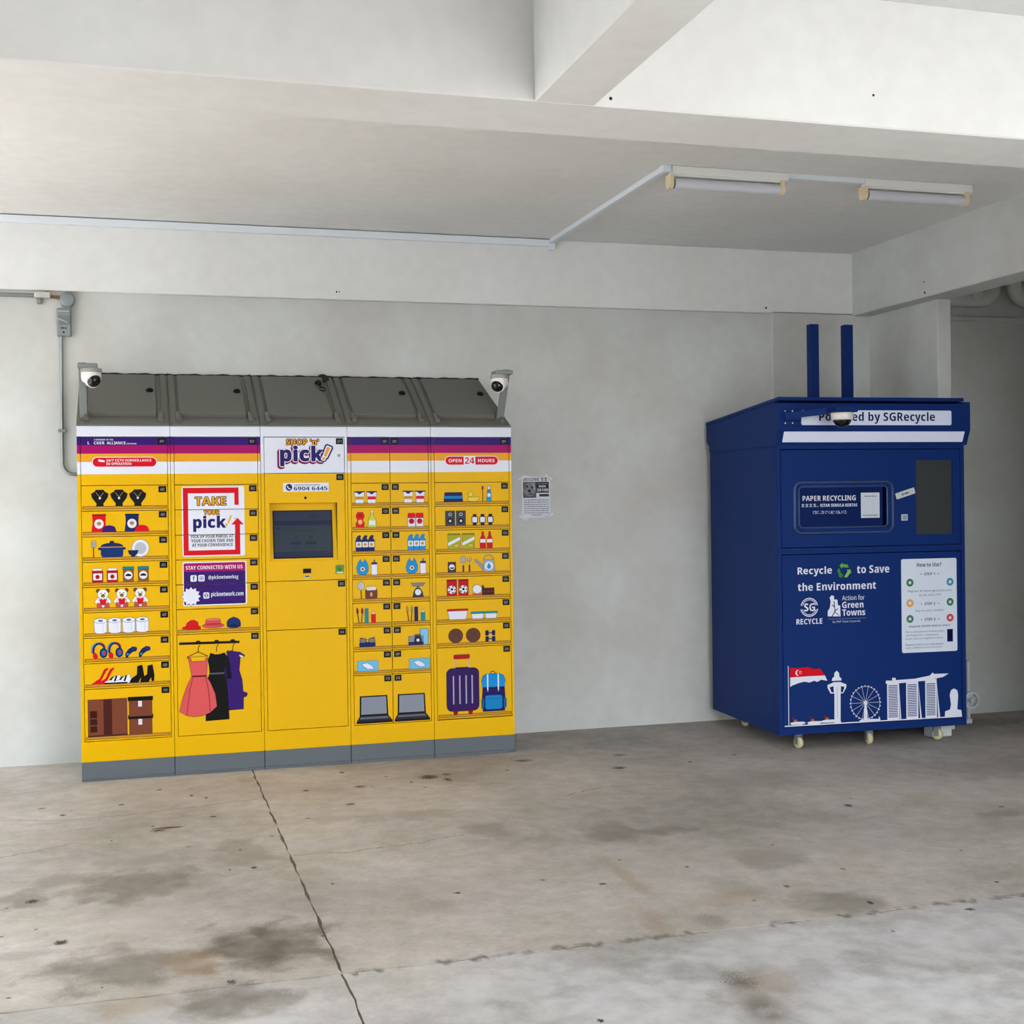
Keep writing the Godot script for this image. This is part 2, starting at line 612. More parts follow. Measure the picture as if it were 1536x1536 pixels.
# ---------------------------------------------------------------- the place
func _ready() -> void:
	var cam := Camera3D.new()
	cam.name = "camera"
	add_child(cam)
	cam.position = Vector3(0.0, 1.6, 8.523)
	cam.rotation_order = EULER_ORDER_YXZ
	cam.rotation = Vector3(-0.008, -0.2842, -0.0132)
	cam.keep_aspect = Camera3D.KEEP_HEIGHT
	cam.fov = rad_to_deg(2.0 * atan(768.0 / 1932.9))
	cam.near = 0.05
	cam.far = 400.0
	cam.current = true

	var env := Environment.new()
	env.background_mode = Environment.BG_SKY
	env.tonemap_mode = Environment.TONE_MAPPER_LINEAR
	env.tonemap_exposure = 2.55
	env.sdfgi_enabled = true
	env.ssao_enabled = true
	env.ssil_enabled = true
	var air := ProceduralSkyMaterial.new()   # bright overcast
	air.sky_top_color = Color(0.86, 0.90, 0.96)
	air.sky_horizon_color = Color(0.97, 0.97, 0.96)
	air.sky_energy_multiplier = 2.0
	air.ground_bottom_color = Color(0.5, 0.5, 0.48)
	air.ground_horizon_color = Color(0.6, 0.6, 0.58)
	var sky := Sky.new()
	sky.sky_material = air
	env.sky = sky
	var around := WorldEnvironment.new()
	around.name = "overcast_sky"
	around.environment = env
	add_child(around)

	var sun := DirectionalLight3D.new()   # high sun on the paving outside; it reaches the deck only as bounced light
	sun.name = "sun"
	add_child(sun)
	sun.look_at_from_position(Vector3(-0.28, 0.9, 0.26), Vector3.ZERO, Vector3.RIGHT)
	sun.light_color = Color(1.0, 0.97, 0.935)
	sun.light_energy = 3.0
	sun.light_angular_distance = 0.5
	sun.shadow_enabled = true

	font_bold = SystemFont.new()
	font_bold.font_names = PackedStringArray(["Droid Sans"])
	font_bold.font_weight = 700
	font_plain = SystemFont.new()
	font_plain.font_names = PackedStringArray(["Droid Sans"])
	make_materials()
	build_setting()
	build_wall_fittings()
	for k in 5:
		locker_unit(k)
	locker_extras()
	recycling_machine()


func make_materials() -> void:
	mats.wall = plaster(Color(0.765, 0.772, 0.757), Color(0.715, 0.70, 0.675), 0.75, 3)
	mats.ceiling = plaster(Color(0.86, 0.86, 0.85), Color(0.82, 0.81, 0.79), 0.5, 31)
	mats.concrete = concrete()
	mats.joint = paint(Color(0.40, 0.345, 0.28), 0.95)
	mats.ground = paint(Color(0.56, 0.56, 0.555), 0.95)
	mats.trunking = paint(Color(0.84, 0.86, 0.88), 0.5)
	mats.batten = paint(Color(0.87, 0.865, 0.85), 0.5)
	mats.cream = paint(Color(0.83, 0.76, 0.62), 0.5)
	mats.diffuser = paint(Color(0.78, 0.78, 0.81), 0.35)
	mats.pipe = paint(Color(0.72, 0.72, 0.69), 0.6)
	mats.grime = paint(Color(0.22, 0.20, 0.18), 0.9)
	mats.steel = paint(Color(0.55, 0.56, 0.55), 0.38, 0.9)
	mats.zinc = paint(Color(0.52, 0.54, 0.55), 0.5, 0.5)
	mats.copper = paint(Color(0.5, 0.4, 0.25), 0.5, 0.6)
	mats.chrome = paint(Color(0.85, 0.85, 0.84), 0.18, 1.0)
	mats.yellow = paint(YELLOW, 0.4)
	mats.white_coat = paint(Color(0.82, 0.83, 0.875), 0.38)
	mats.frame = paint(Color.WHITE, 0.38)
	mats.frame.vertex_color_use_as_albedo = true
	mats.print = paint(Color.WHITE, 0.42)
	mats.print.vertex_color_use_as_albedo = true
	mats.paper = paint(Color.WHITE, 0.7)
	mats.paper.vertex_color_use_as_albedo = true
	mats.galvanised = paint(Color(0.56, 0.56, 0.54), 0.55)
	mats.plinth = paint(Color(0.37, 0.395, 0.415), 0.45)
	mats.plinth_lip = paint(Color(0.30, 0.33, 0.36), 0.5)
	mats.roof = paint(Color(0.40, 0.40, 0.375), 0.42)
	mats.black = paint(Color(0.03, 0.03, 0.035), 0.4)
	mats.rubber = paint(Color(0.04, 0.04, 0.04), 0.8)
	mats.camera_white = paint(Color(0.84, 0.81, 0.79), 0.35)
	mats.camera_grey = paint(Color(0.55, 0.56, 0.53), 0.45)
	mats.dome = paint(Color(0.02, 0.02, 0.025), 0.08)
	mats.bracket = paint(Color(0.46, 0.47, 0.46), 0.5)
	mats.screen = paint(Color(0.66, 0.66, 0.66), 0.3)
	mats.screen.vertex_color_use_as_albedo = true
	mats.blue = paint(Color(0.075, 0.172, 0.395), 0.38)
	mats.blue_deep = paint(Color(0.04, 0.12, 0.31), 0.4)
	mats.strip = paint(Color(0.86, 0.87, 0.95), 0.4)
	mats.window = paint(Color(0.16, 0.18, 0.185), 0.45)
	mats.rim = paint(Color(0.16, 0.24, 0.40), 0.3)  # blue lightened to paint the highlight along the hatch rim
	mats.castor_wheel = paint(Color(0.78, 0.74, 0.58), 0.5)
	mats.white_metal = paint(Color(0.78, 0.80, 0.80), 0.4)
	mats.tape = paint(Color(0.85, 0.86, 0.86, 0.45), 0.2)
	mats.tape.transparency = BaseMaterial3D.TRANSPARENCY_ALPHA


	for key in ["yellow", "white_coat", "frame", "print", "plinth", "roof", "blue", "blue_deep", "black", "screen"]:   # dull powder coat
		mats[key].metallic_specular = 0.2
	for key in ["blue", "blue_deep"]:
		mats[key].metallic_specular = 0.17
		mats[key].roughness = 0.42


func wobble(i: float, seed_value: float) -> float:
	return 0.003 * sin(i * 1.7 + seed_value) + 0.002 * sin(i * 4.3 + seed_value * 2.0) + 0.0012 * sin(i * 11.0 + seed_value)


func build_setting() -> void:
	# the deck floor: a dark bed showing in the joints, poured slabs on it
	var bed := structure("floor", solid_box(Vector3(-3.2, -0.3, -0.6), Vector3(7.0, -0.0035, 9.6), 0.0), mats.joint)
	var jx := 0.653
	var jz := 4.154
	var gap := 0.0045
	for q in [[-3.2, jx, -0.5, jz], [jx, 7.0, -0.5, jz], [-3.2, jx, jz, 9.6], [jx, 7.0, jz, 9.6]]:
		var pts := PackedVector2Array()
		var steps := 90
		for i in steps:   # edges along z = q[2], x = q[1], z = q[3], x = q[0]; joint edges wander a little
			var x: float = lerpf(q[0], q[1], float(i) / steps)
			pts.append(Vector2(x, q[2] + (gap + wobble(x * 8.0, 1.0) if q[2] == jz else 0.0)))
		for i in steps:
			var z: float = lerpf(q[2], q[3], float(i) / steps)
			pts.append(Vector2(q[1] - (gap + wobble(z * 8.0, 2.0) if q[1] == jx else 0.0), z))
		for i in steps:
			var x: float = lerpf(q[1], q[0], float(i) / steps)
			pts.append(Vector2(x, q[3] - (gap + wobble(x * 9.0, 3.0) if q[3] == jz else 0.0)))
		for i in steps:
			var z: float = lerpf(q[3], q[2], float(i) / steps)
			pts.append(Vector2(q[0] + (gap + wobble(z * 9.0, 4.0) if q[0] == jx else 0.0), z))
		var s := Solid.new()
		s.prism(pts, Vector3.ZERO, Vector3.RIGHT, Vector3.BACK, 0.012)
		var o := MeshInstance3D.new()
		o.name = "concrete_slab"
		o.mesh = s.mesh(mats.concrete, FLOOR_AREA)
		bed.add_child(o, true)
	structure("ground", solid_box(Vector3(-70, -0.6, -40), Vector3(70, -0.32, 90), 0.0), mats.ground)

	# back wall: a shallow panel set back below the wall beam and beside the pier
	structure("wall_back", solid_box(Vector3(-3.0, -0.02, -0.25), Vector3(5.5, SLAB_Y, 0.0), 0.0), mats.wall)
	var ledge := structure("wall_beam", solid_box(Vector3(-3.0, BEAM_Y + 0.005, -0.1), Vector3(5.14, SLAB_Y, 0.045), 0.004), mats.ceiling)
	structure("wall_pier", solid_box(Vector3(4.47, -0.02, -0.1), Vector3(5.28, BEAM_Y + 0.02, 0.045), 0.004), mats.wall)
	structure("ceiling", solid_box(Vector3(-3.0, SLAB_Y, -0.4), Vector3(6.9, SLAB_Y + 0.25, 9.4), 0.0), mats.ceiling)
	var crossbeam := structure("ceiling_beam", solid_box(Vector3(-2.8, BEAM_Y, 4.022), Vector3(6.7, SLAB_Y + 0.02, 4.389), 0.006), mats.ceiling)
	structure("ceiling_beam", solid_box(Vector3(1.305, BEAM_Y, 4.385), Vector3(1.522, SLAB_Y + 0.02, 9.3), 0.006), mats.ceiling)
	var sidebeam := structure("ceiling_beam", solid_box(Vector3(5.13, BEAM_Y, -0.1), Vector3(5.372, SLAB_Y + 0.02, 9.1), 0.006), mats.wall)
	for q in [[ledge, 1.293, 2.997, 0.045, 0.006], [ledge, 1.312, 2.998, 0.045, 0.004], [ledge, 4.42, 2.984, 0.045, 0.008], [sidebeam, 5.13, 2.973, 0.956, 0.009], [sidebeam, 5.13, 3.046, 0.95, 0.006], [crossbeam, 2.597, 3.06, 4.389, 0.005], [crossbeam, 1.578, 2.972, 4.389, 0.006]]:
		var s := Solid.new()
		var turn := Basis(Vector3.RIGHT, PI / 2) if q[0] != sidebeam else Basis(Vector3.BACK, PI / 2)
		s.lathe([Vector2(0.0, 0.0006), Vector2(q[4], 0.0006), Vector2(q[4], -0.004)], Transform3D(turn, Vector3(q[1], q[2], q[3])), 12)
		part("painted_hole", s, mats.rubber, q[0])  # dark discs painted on for the shade inside small holes
	structure("wall_right", solid_box(Vector3(5.27, -0.02, -0.1), Vector3(5.375, BEAM_Y + 0.01, 0.895), 0.004), mats.wall)
	structure("wall_back", solid_box(Vector3(5.37, -0.02, 0.1), Vector3(6.7, SLAB_Y, 0.40), 0.0), mats.wall)
	structure("trim_1", solid_box(Vector3(5.37, 2.875, 0.38), Vector3(6.7, 2.91, 0.425), 0.004), mats.wall)
	structure("added_wall_side", solid_box(Vector3(6.48, -0.02, 0.3), Vector3(6.7, SLAB_Y, 9.2), 0.0), mats.wall)  # unseen wall, added to keep light out of the right alcove
	# unseen walls, added to shape the light: open to the left beside the lockers and to the front on the right
	structure("added_wall_left", solid_box(Vector3(-2.8, -0.02, 6.0), Vector3(-2.6, SLAB_Y, 9.2), 0.0), mats.wall)
	structure("added_wall_front", solid_box(Vector3(-2.8, -0.02, 9.0), Vector3(1.1, SLAB_Y, 9.2), 0.0), mats.wall)
	structure("wall_right", solid_box(Vector3(5.15, -0.02, 2.9), Vector3(5.36, BEAM_Y + 0.01, 9.1), 0.0), mats.wall)  # partition added out of view under the beam to darken the alcove
	structure("added_wall_front", solid_box(Vector3(5.0, -0.02, 9.0), Vector3(6.7, SLAB_Y, 9.2), 0.0), mats.wall)
	structure("added_wall_opposite", solid_box(Vector3(-20.0, -0.6, -20.0), Vector3(-9.6, 14.0, 24.0), 0.0), mats.wall)  # unseen block added to cut off low sky light from the left


func build_wall_fittings() -> void:
	# white cable trunking in the corner of wall and ceiling, then across the ceiling to the lamps
	var t := thing("cable_trunking", "white cable trunking in the corner of back wall and ceiling", "trunking", Vector3(2.78, SLAB_Y, 0.05), "white cable trunking")
	var s := Solid.new()
	s.box(Vector3(-5.7, -0.052, -0.004), Vector3(0.0, -0.006, 0.024), 0.002)
	part("run", s, mats.trunking, t)
	s = Solid.new()
	s.box(Vector3(-0.022, -0.078, -0.004), Vector3(0.022, -0.031, 0.034), 0.003)
	part("corner_cap", s, mats.trunking, t)
	t = thing("cable_trunking", "white cable trunking crossing the ceiling from back wall to lamp", "trunking", Vector3(2.78, SLAB_Y, 0.075), "white cable trunking")
	s = Solid.new()
	s.box(Vector3(-0.018, -0.030, 0.0), Vector3(0.018, 0.0, 1.975), 0.002)
	part("run", s, mats.trunking, t)
	s = Solid.new()
	s.box(Vector3(-0.026, -0.036, 1.947), Vector3(0.026, 0.0, 2.005), 0.003)
	part("corner_cap", s, mats.trunking, t)
	t = thing("cable_trunking", "short white cable trunking between the two ceiling lamps", "trunking", Vector3(3.512, SLAB_Y, 2.05), "white cable trunking")
	s = Solid.new()
	s.box(Vector3(0.0, -0.03, -0.018), Vector3(0.485, 0.0, 0.018), 0.002)
	part("run", s, mats.trunking, t)
	for k in 2:
		var x: float = [2.81, 3.998][k]
		var l := thing("batten_lamp", ["unlit white batten lamp on the ceiling where the trunking turns", "unlit white batten lamp on the ceiling nearer the right beam"][k], "lamp", Vector3(x, SLAB_Y, 2.05), "ceiling batten lamps")
		s = Solid.new()
		s.box(Vector3(0.0, -0.048, -0.028), Vector3(0.70, 0.0, 0.028), 0.004)
		s.box(Vector3(0.002, -0.056, -0.02), Vector3(0.698, -0.046, 0.02), 0.004)
		part("batten", s, mats.batten, l)
		for e in [0.008, 0.672]:
			s = Solid.new()
			var cap := PackedVector2Array()
			for i in 13:
				var a := PI + PI * i / 12.0
				cap.append(Vector2(cos(a) * 0.034, -0.090 + sin(a) * 0.034))
			cap.append(Vector2(0.034, -0.047))
			cap.append(Vector2(-0.034, -0.047))
			s.prism(cap, Vector3(e, 0, 0), Vector3.FORWARD, Vector3.UP, -0.022)
			part("end_cap", s, mats.cream, l)
		s = Solid.new()
		s.tube([Vector3(0.02, -0.091, 0), Vector3(0.68, -0.091, 0)], 0.030, 20)
		part("tube", s, mats.diffuser, l)

	# metal conduit, round junction box and isolator on the left of the wall
	var cond := thing("wall_conduit", "steel conduit running in from the left, high on the wall", "conduit", Vector3(-0.58, 2.91, 0.03))
	s = Solid.new()
	s.tube([Vector3(-2.4, 0.004, 0.012), Vector3(0.0, 0.004, 0.012)], 0.0125)
	part("pipe", s, mats.steel, cond)
	s = Solid.new()
	s.box(Vector3(0.0, -0.014, -0.006), Vector3(0.095, 0.024, 0.034), 0.005)
	part("coupling", s, mats.chrome, cond)
	s = Solid.new()
	s.box(Vector3(0.012, -0.045, -0.028), Vector3(0.04, -0.012, 0.006), 0.004)
	part("saddle", s, mats.zinc, cond)
	part("saddle", solid_box(Vector3(0.06, 0.022, -0.028), Vector3(0.078, 0.038, 0.006), 0.003), mats.zinc, cond)
	s = Solid.new()
	for k in 3:
		var dy: float = [-0.012, 0.002, 0.014][k]
		s.tube([Vector3(0.09, dy * 0.5, 0.008), Vector3(0.13, dy * 0.6 - 0.004, 0.012), Vector3(0.18, dy - 0.01, 0.008)], 0.004, 8)
	part("loose_wire", s, mats.copper, cond)
	var jb := thing("junction_box", "round grey metal junction box above the isolator switch", "junction box", Vector3(-0.388, 2.895, 0.0))
	s = Solid.new()
	s.lathe([Vector2(0.0, 0.05), Vector2(0.036, 0.05), Vector2(0.044, 0.046), Vector2(0.046, 0.04), Vector2(0.046, 0.0)], Transform3D(Basis(Vector3.RIGHT, PI / 2), Vector3.ZERO), 28)
	part("box_body", s, mats.zinc, jb)
	s = Solid.new()
	s.box(Vector3(-0.022, -0.066, 0.008), Vector3(0.018, -0.042, 0.04), 0.003)
	part("spout", s, mats.steel, jb)
	var iso := thing("isolator_switch", "grey metal isolator switch box on the wall above the lockers", "switch", Vector3(-0.41, 2.667, 0.0))
	s = Solid.new()
	s.box(Vector3(-0.043, 0.0, 0.0), Vector3(0.043, 0.173, 0.048), 0.006)
	part("housing", s, mats.zinc, iso)
	s = Solid.new()
	s.box(Vector3(-0.034, 0.148, 0.046), Vector3(0.030, 0.158, 0.056), 0.002)
	part("hasp", s, mats.chrome, iso)
	s = Solid.new()
	s.box(Vector3(-0.034, 0.072, 0.046), Vector3(0.036, 0.128, 0.056), 0.004)
	part("switch_plate", s, mats.bracket, iso)
	s = Solid.new()
	s.tube([Vector3(-0.052, 0.105, 0.066), Vector3(-0.03, 0.103, 0.068), Vector3(0.022, 0.082, 0.064)], 0.0045, 8)
	part("lever", s, mats.chrome, iso)
	var p := Print.new(self)
	p.at(0, 0, 1, 1)
	p.lines(-0.018, 0.016, 0.046, 0.007, INK, 5)
	p.ell(-0.002, 0.024, 0.006, 0.006, INK)
	p.put("marking_print", iso, mats.print, 0.0485)
	var drop := thing("wall_conduit", "thin steel conduit dropping from the isolator to the lockers", "conduit", Vector3(-0.428, 2.667, 0.02))
	s = Solid.new()
	var bend := [Vector3(0, 0.005, 0), Vector3(-0.003, -0.4, 0), Vector3(-0.004, -0.79, 0)]
	for i in 9:
		var a := PI * 0.5 * i / 8.0
		bend.append(Vector3(-0.004 + 0.07 * (1.0 - cos(a)), -0.79 - 0.07 * sin(a), 0))
	bend.append(Vector3(0.14, -0.862, 0))
	s.tube(bend, 0.0105)
	part("pipe", s, mats.steel, drop)
	s = Solid.new()
	s.box(Vector3(-0.028, -0.597, -0.02), Vector3(0.022, -0.578, 0.012), 0.003)
	part("saddle", s, mats.zinc, drop)

	# waste pipes under the ceiling beyond the right beam
	var wp := thing("waste_pipe", "dirty white bent drain pipe just right of the white wall end", "pipe", Vector3(5.85, 3.0, 0.62), "drain pipes beyond the right beam")
	s = Solid.new()
	var pts := [Vector3(-0.35, 0.0, 0.0), Vector3(-0.05, 0.0, 0.0)]
	for i in 9:
		var a := PI * 0.5 * i / 8.0
		pts.append(Vector3(-0.05 + 0.13 * sin(a), 0.13 - 0.13 * cos(a), 0))
	pts.append(Vector3(0.08, 0.42, 0.0))
	s.tube(pts, 0.058, 18)
	part("pipe", s, mats.pipe, wp)
	s = Solid.new()
	s.lathe([Vector2(0.0, 0.035), Vector2(0.034, 0.035), Vector2(0.04, 0.03), Vector2(0.04, -0.06)], Transform3D(Basis(Vector3.RIGHT, PI / 2), Vector3(-0.10, 0.02, 0.045)), 18)
	part("cleaning_eye", s, mats.pipe, wp)
	s = Solid.new()
	s.tube([Vector3(0.08, 0.17, 0), Vector3(0.08, 0.21, 0)], 0.068, 18)
	part("collar", s, mats.pipe, wp)
	var wq := thing("waste_pipe", "dirty white drain trap pipe at the right picture edge", "pipe", Vector3(6.2, 3.0, 0.62), "drain pipes beyond the right beam")
	s = Solid.new()
	pts = [Vector3(-0.1, 0.42, 0.0), Vector3(-0.1, 0.16, 0.0)]
	for i in 13:
		var a := PI * i / 12.0
		pts.append(Vector3(0.02 - 0.12 * cos(a), 0.14 - 0.13 * sin(a), 0))
	pts.append(Vector3(0.14, 0.42, 0.0))
	s.tube(pts, 0.058, 18)
	part("pipe", s, mats.pipe, wq)
	s = Solid.new()
	s.lathe([Vector2(0.0, 0.03), Vector2(0.03, 0.03), Vector2(0.035, 0.025), Vector2(0.035, -0.05)], Transform3D(Basis(Vector3.RIGHT, PI / 2), Vector3(0.06, 0.03, 0.05)), 18)
	part("cleaning_eye", s, mats.grime, wq)

	# the notice about a missing pet, in a taped plastic sleeve
	var n := thing("missing_pet_notice", "taped black and white missing pet notice on the wall between lockers and machine", "poster", Vector3(2.562, 1.487, 0.0))
	s = Solid.new()
	s.box(Vector3(0.0, 0.0, 0.0), Vector3(0.205, 0.286, 0.0015), 0.0002)
	part("sheet", s, paint(Color(0.78, 0.79, 0.84), 0.35), n)
	p = Print.new(self)
	p.at(0, 0, 1, 1)
	p.text("MISSING", 0.010, 0.254, 0.125, 0.276, INK)
	for k in 2:   # two boxy characters
		var x := 0.138 + k * 0.026
		p.stroke([[x, 0.273], [x + 0.02, 0.273]], 3.0, INK)
		p.stroke([[x + 0.002, 0.265], [x + 0.018, 0.265]], 2.6, INK)
		p.stroke([[x, 0.256], [x + 0.02, 0.256]], 3.0, INK)
		p.stroke([[x + 0.01, 0.276], [x + 0.01, 0.254]], 3.0, INK)
	p.rect(0.008, 0.138, 0.104, 0.248, Color(0.30, 0.31, 0.34))
	p.ell(0.056, 0.196, 0.044, 0.048, Color(0.48, 0.48, 0.50))
	p.poly([[0.016, 0.236], [0.034, 0.24], [0.03, 0.19], [0.016, 0.20]], Color(0.36, 0.36, 0.38))
	p.poly([[0.076, 0.246], [0.094, 0.236], [0.098, 0.19], [0.086, 0.20]], Color(0.62, 0.62, 0.64))
	p.ell(0.038, 0.216, 0.008, 0.008, INK)
	p.ell(0.074, 0.210, 0.008, 0.008, INK)
	p.ell(0.054, 0.186, 0.011, 0.010, INK)
	p.rect(0.050, 0.160, 0.078, 0.168, Color(0.2, 0.2, 0.22))
	p.rect(0.104, 0.172, 0.196, 0.248, INK)
	p.lines(0.112, 0.190, 0.232, 0.007, Color(0.5, 0.5, 0.53), 4)
	p.lines(0.122, 0.180, 0.210, 0.014, Color(0.66, 0.66, 0.70), 6)
	p.text("S$100", 0.110, 0.180, 0.192, 0.203, PAPER)
	p.rect(0.126, 0.146, 0.196, 0.164, Color(0.16, 0.16, 0.19))
	for i in 8:
		p.lines(0.014 + (0.05 if i == 7 else 0.0), 0.195 - (0.05 if i == 7 else 0.0), 0.120 - i * 0.0148, 0.0062, Color(0.42, 0.42, 0.48), 20 + i)
	p.put("notice_print", n, mats.paper, 0.0016)
	for q in [[-0.012, 0.262, 0.5], [0.18, 0.272, -0.6], [-0.016, -0.006, -0.5], [0.178, -0.004, 0.5]]:
		s = Solid.new()
		s.box(Vector3(-0.02, -0.008, 0.0), Vector3(0.045, 0.010, 0.0008), 0.0001, Transform3D(Basis(Vector3.BACK, q[2]), Vector3(q[0] + 0.01, q[1] + 0.01, 0.0025)))
		part("tape", s, mats.tape, n)


# ---------------------------------------------------------------- parcel lockers
func plate(door: Node3D, x0: float, y1: float, number: String) -> void:
	var s := Solid.new()
	s.box(Vector3(x0, y1 - 0.037, 0.0), Vector3(x0 + 0.044, y1, 0.0022), 0.0008)
	part("number_plate", s, mats.black, door)
	var p := Print.new(self)
	p.text(number, x0 + 0.010, y1 - 0.028, x0 + 0.034, y1 - 0.011, Color(0.62, 0.62, 0.65), false)
	p.put("plate_number", door, mats.print, 0.0023)


func door_box(unit: Node3D, x0: float, x1: float, y0: float, y1: float, mat: Material) -> MeshInstance3D:
	var s := Solid.new()
	var g := 0.0019
	s.box(Vector3(x0 + g, y0 + g, -0.04), Vector3(x1 - g, y1 - g, 0.0), 0.0012)
	return part("door", s, mat, unit)


func stripes(door: Node3D, x0: float, x1: float) -> void:
	var g := 0.0019
	var p := Print.new(self)
	p.rect(x0 + g, 1.962, x1 - g, 2.010 - g, PURPLE)
	p.rect(x0 + g, 1.912, x1 - g, 1.962, MAGENTA)
	p.rect(x0 + g, 1.864, x1 - g, 1.912, GOLD)
	p.rect(x0 + g, 1.792, x1 - g, 1.864, PAPER)
	p.put("stripe_print", door, mats.print)


func frame_column(s: Solid, x0: float, x1: float, striped: bool) -> void:
	var bands := [[0.229, 1.792, YELLOW], [1.792, 1.864, PAPER], [1.864, 1.912, GOLD], [1.912, 1.962, MAGENTA], [1.962, 2.013, PURPLE]]
	if not striped:
		bands = [[0.229, 1.792, YELLOW], [1.792, 2.013, Color(0.82, 0.83, 0.875)]]
	for b in bands:
		s.tint = (b[2] as Color).srgb_to_linear()
		s.box(Vector3(x0, b[0], -0.04), Vector3(x1, b[1], 0.0), 0.0006)


func locker_unit(k: int) -> void:
	var label: String = [
		"leftmost yellow locker column with ten doors, necklaces on top and brown boxes at bottom",
		"yellow locker column with white poster, purple contact sticker and hanging dresses",
		"yellow kiosk locker column with touch screen under a white purple-lettered sign",
		"yellow locker column of two narrow door rows ending in two laptops",
		"rightmost yellow locker column with speakers, suitcase and blue backpack printed on doors",
	][k]
	var u := thing("parcel_locker_column", label, "locker", Vector3(UNIT_X + k * UNIT_W, 0.0, FRONT_Z), "yellow parcel locker columns")
	var W := UNIT_W
	# carcass and plinth
	part("carcass", solid_box(Vector3(0.001, 0.112, -0.605), Vector3(W - 0.001, 2.074, -0.0395 if k != 2 else -0.05), 0.001), mats.galvanised, u)
	part("plinth", solid_box(Vector3(0.0015, 0.0, -0.6), Vector3(W - 0.0015, 0.112, -0.001), 0.002), mats.plinth, u)
	part("plinth_lip", solid_box(Vector3(0.0015, 0.0, -0.02), Vector3(W - 0.0015, 0.016, 0.006), 0.002), mats.plinth_lip, u)
	# front frame
	var s := Solid.new()
	frame_column(s, 0.0012, DOOR_X0 - 0.001, k != 2)
	frame_column(s, DOOR_X1 + 0.001, W - 0.0012, k != 2)
	s.tint = YELLOW.srgb_to_linear()
	s.box(Vector3(0.0012, 0.112, -0.04), Vector3(W - 0.0012, 0.2295, 0.0), 0.0006)
	s.tint = Color(0.82, 0.83, 0.875).srgb_to_linear()
	s.box(Vector3(0.0012, 2.0125, -0.04), Vector3(W - 0.0012, 2.074, 0.0), 0.0006)
	part("frame", s, mats.frame, u)
	# sloping roof with a raised hatch, hinges and a lock
	var rise := 0.355
	var run := 0.612
	var roof := Solid.new()
	var side := PackedVector2Array([Vector2(0.004, 2.0745), Vector2(0.004, 2.082), Vector2(-run, 2.082 + rise), Vector2(-run - 0.004, 2.082 + rise), Vector2(-run - 0.004, 2.0745)])
	if k < 4:
		roof.prism(side, Vector3(0.0012, 0, 0), Vector3.BACK, Vector3.UP, -(W - 0.0024))
	else:   # the last roof is clipped at its top outer corner
		roof.prism(side, Vector3(0.0012, 0, 0), Vector3.BACK, Vector3.UP, -(W - 0.062))
		var a := Vector3(W - 0.0608, 0, 0)
		for e in [[[0.004, 2.082], [-run + 0.05, 2.082 + rise - 0.033], [-run, 2.082 + rise]]]:
			var p0 := a + Vector3(0, 2.082, 0.004)
			var p1 := Vector3(W - 0.0012, 2.082, 0.004)
			var p2 := Vector3(W - 0.045, 2.082 + rise - 0.03, -run + 0.05)
			var p3 := a + Vector3(0, 2.082 + rise, -run)
			roof.quad(p0, p1, p2, p3, Vector3(0, 0.87, 0.5))
			roof.tri(p2, p3, p3 + Vector3(0.01, 0, 0), Vector3(0, 0.87, 0.5), Vector3(0, 0.87, 0.5), Vector3(0, 0.87, 0.5))
			var b1 := Vector3(W - 0.0012, 2.0745, 0.004)
			var b2 := Vector3(W - 0.0012, 2.0745, -run)
			roof.quad(p1, b1, b2, p2, Vector3.RIGHT)
			roof.quad(p2, b2, a + Vector3(0, 2.0745, -run), p3, Vector3(0.3, 0, -1))
			roof.quad(p0, p1, b1, a + Vector3(0, 2.0745, 0.004), Vector3.BACK)
	part("roof", roof, mats.roof, u)
	var slope := Transform3D(Basis(Vector3.RIGHT, Vector3(0, rise, -run).normalized(), Vector3(0, run, rise).normalized()), Vector3(0, 2.082, 0.004))
	s = Solid.new()
	s.box(Vector3(0.062, 0.105, -0.002), Vector3(0.452 if k < 4 else 0.442, 0.66, 0.024), 0.003, slope)
	var hatch := part("roof_hatch", s, mats.roof, u)
	s = Solid.new()
	s.lathe([Vector2(0.0, 0.016), Vector2(0.010, 0.016), Vector2(0.011, 0.012), Vector2(0.018, 0.012), Vector2(0.022, 0.006), Vector2(0.022, 0.0)], slope * Transform3D(Basis(Vector3.RIGHT, PI / 2), Vector3(0.418, 0.42 if k != 2 else 0.56, 0.024)), 20)
	part("lock", s, mats.black, hatch)
	for x in [0.054, 0.478]:
		s = Solid.new()
		s.tube([slope * Vector3(x, 0.045, 0.013), slope * Vector3(x, 0.132, 0.013)], 0.016, 14)
		part("hinge", s, mats.roof, u)
	for x in ([0.026, 0.500] if k < 4 else [0.026]):
		s = Solid.new()
		s.box(Vector3(x - 0.018, 0.02, -0.002), Vector3(x + 0.018, 0.70, 0.005), 0.002, slope)
		part("roof_flange", s, mats.roof, u)
	# crumpled dark sealant along the ridge
	s = Solid.new()
	var bead := []
	for i in 22:
		bead.append(Vector3(W * i / 21.0, 2.082 + rise + 0.002 + 0.004 * sin(i * 1.3 + k * 2.0) * sin(i * 0.47 + k), -run + 0.004))
	s.tube(bead if k < 4 else bead.slice(0, 20), 0.006, 8)
	part("ridge_sealant", s, mats.rubber, u)

	if k == 2:
		kiosk(u)
		return
	var ys: Array = ROWS.duplicate()
	if k == 1:
		ys = ROWS.slice(0, 8) + [0.231]
	elif k == 4:
		ys = ROWS.slice(0, 9) + [0.234]
	var cols := [[DOOR_X0, DOOR_X1, ["A", "B", "", "C", "E"][k]]]
	if k == 3:
		cols = [[DOOR_X0, 0.2655, "C"], [0.2655, DOOR_X1, "D"]]
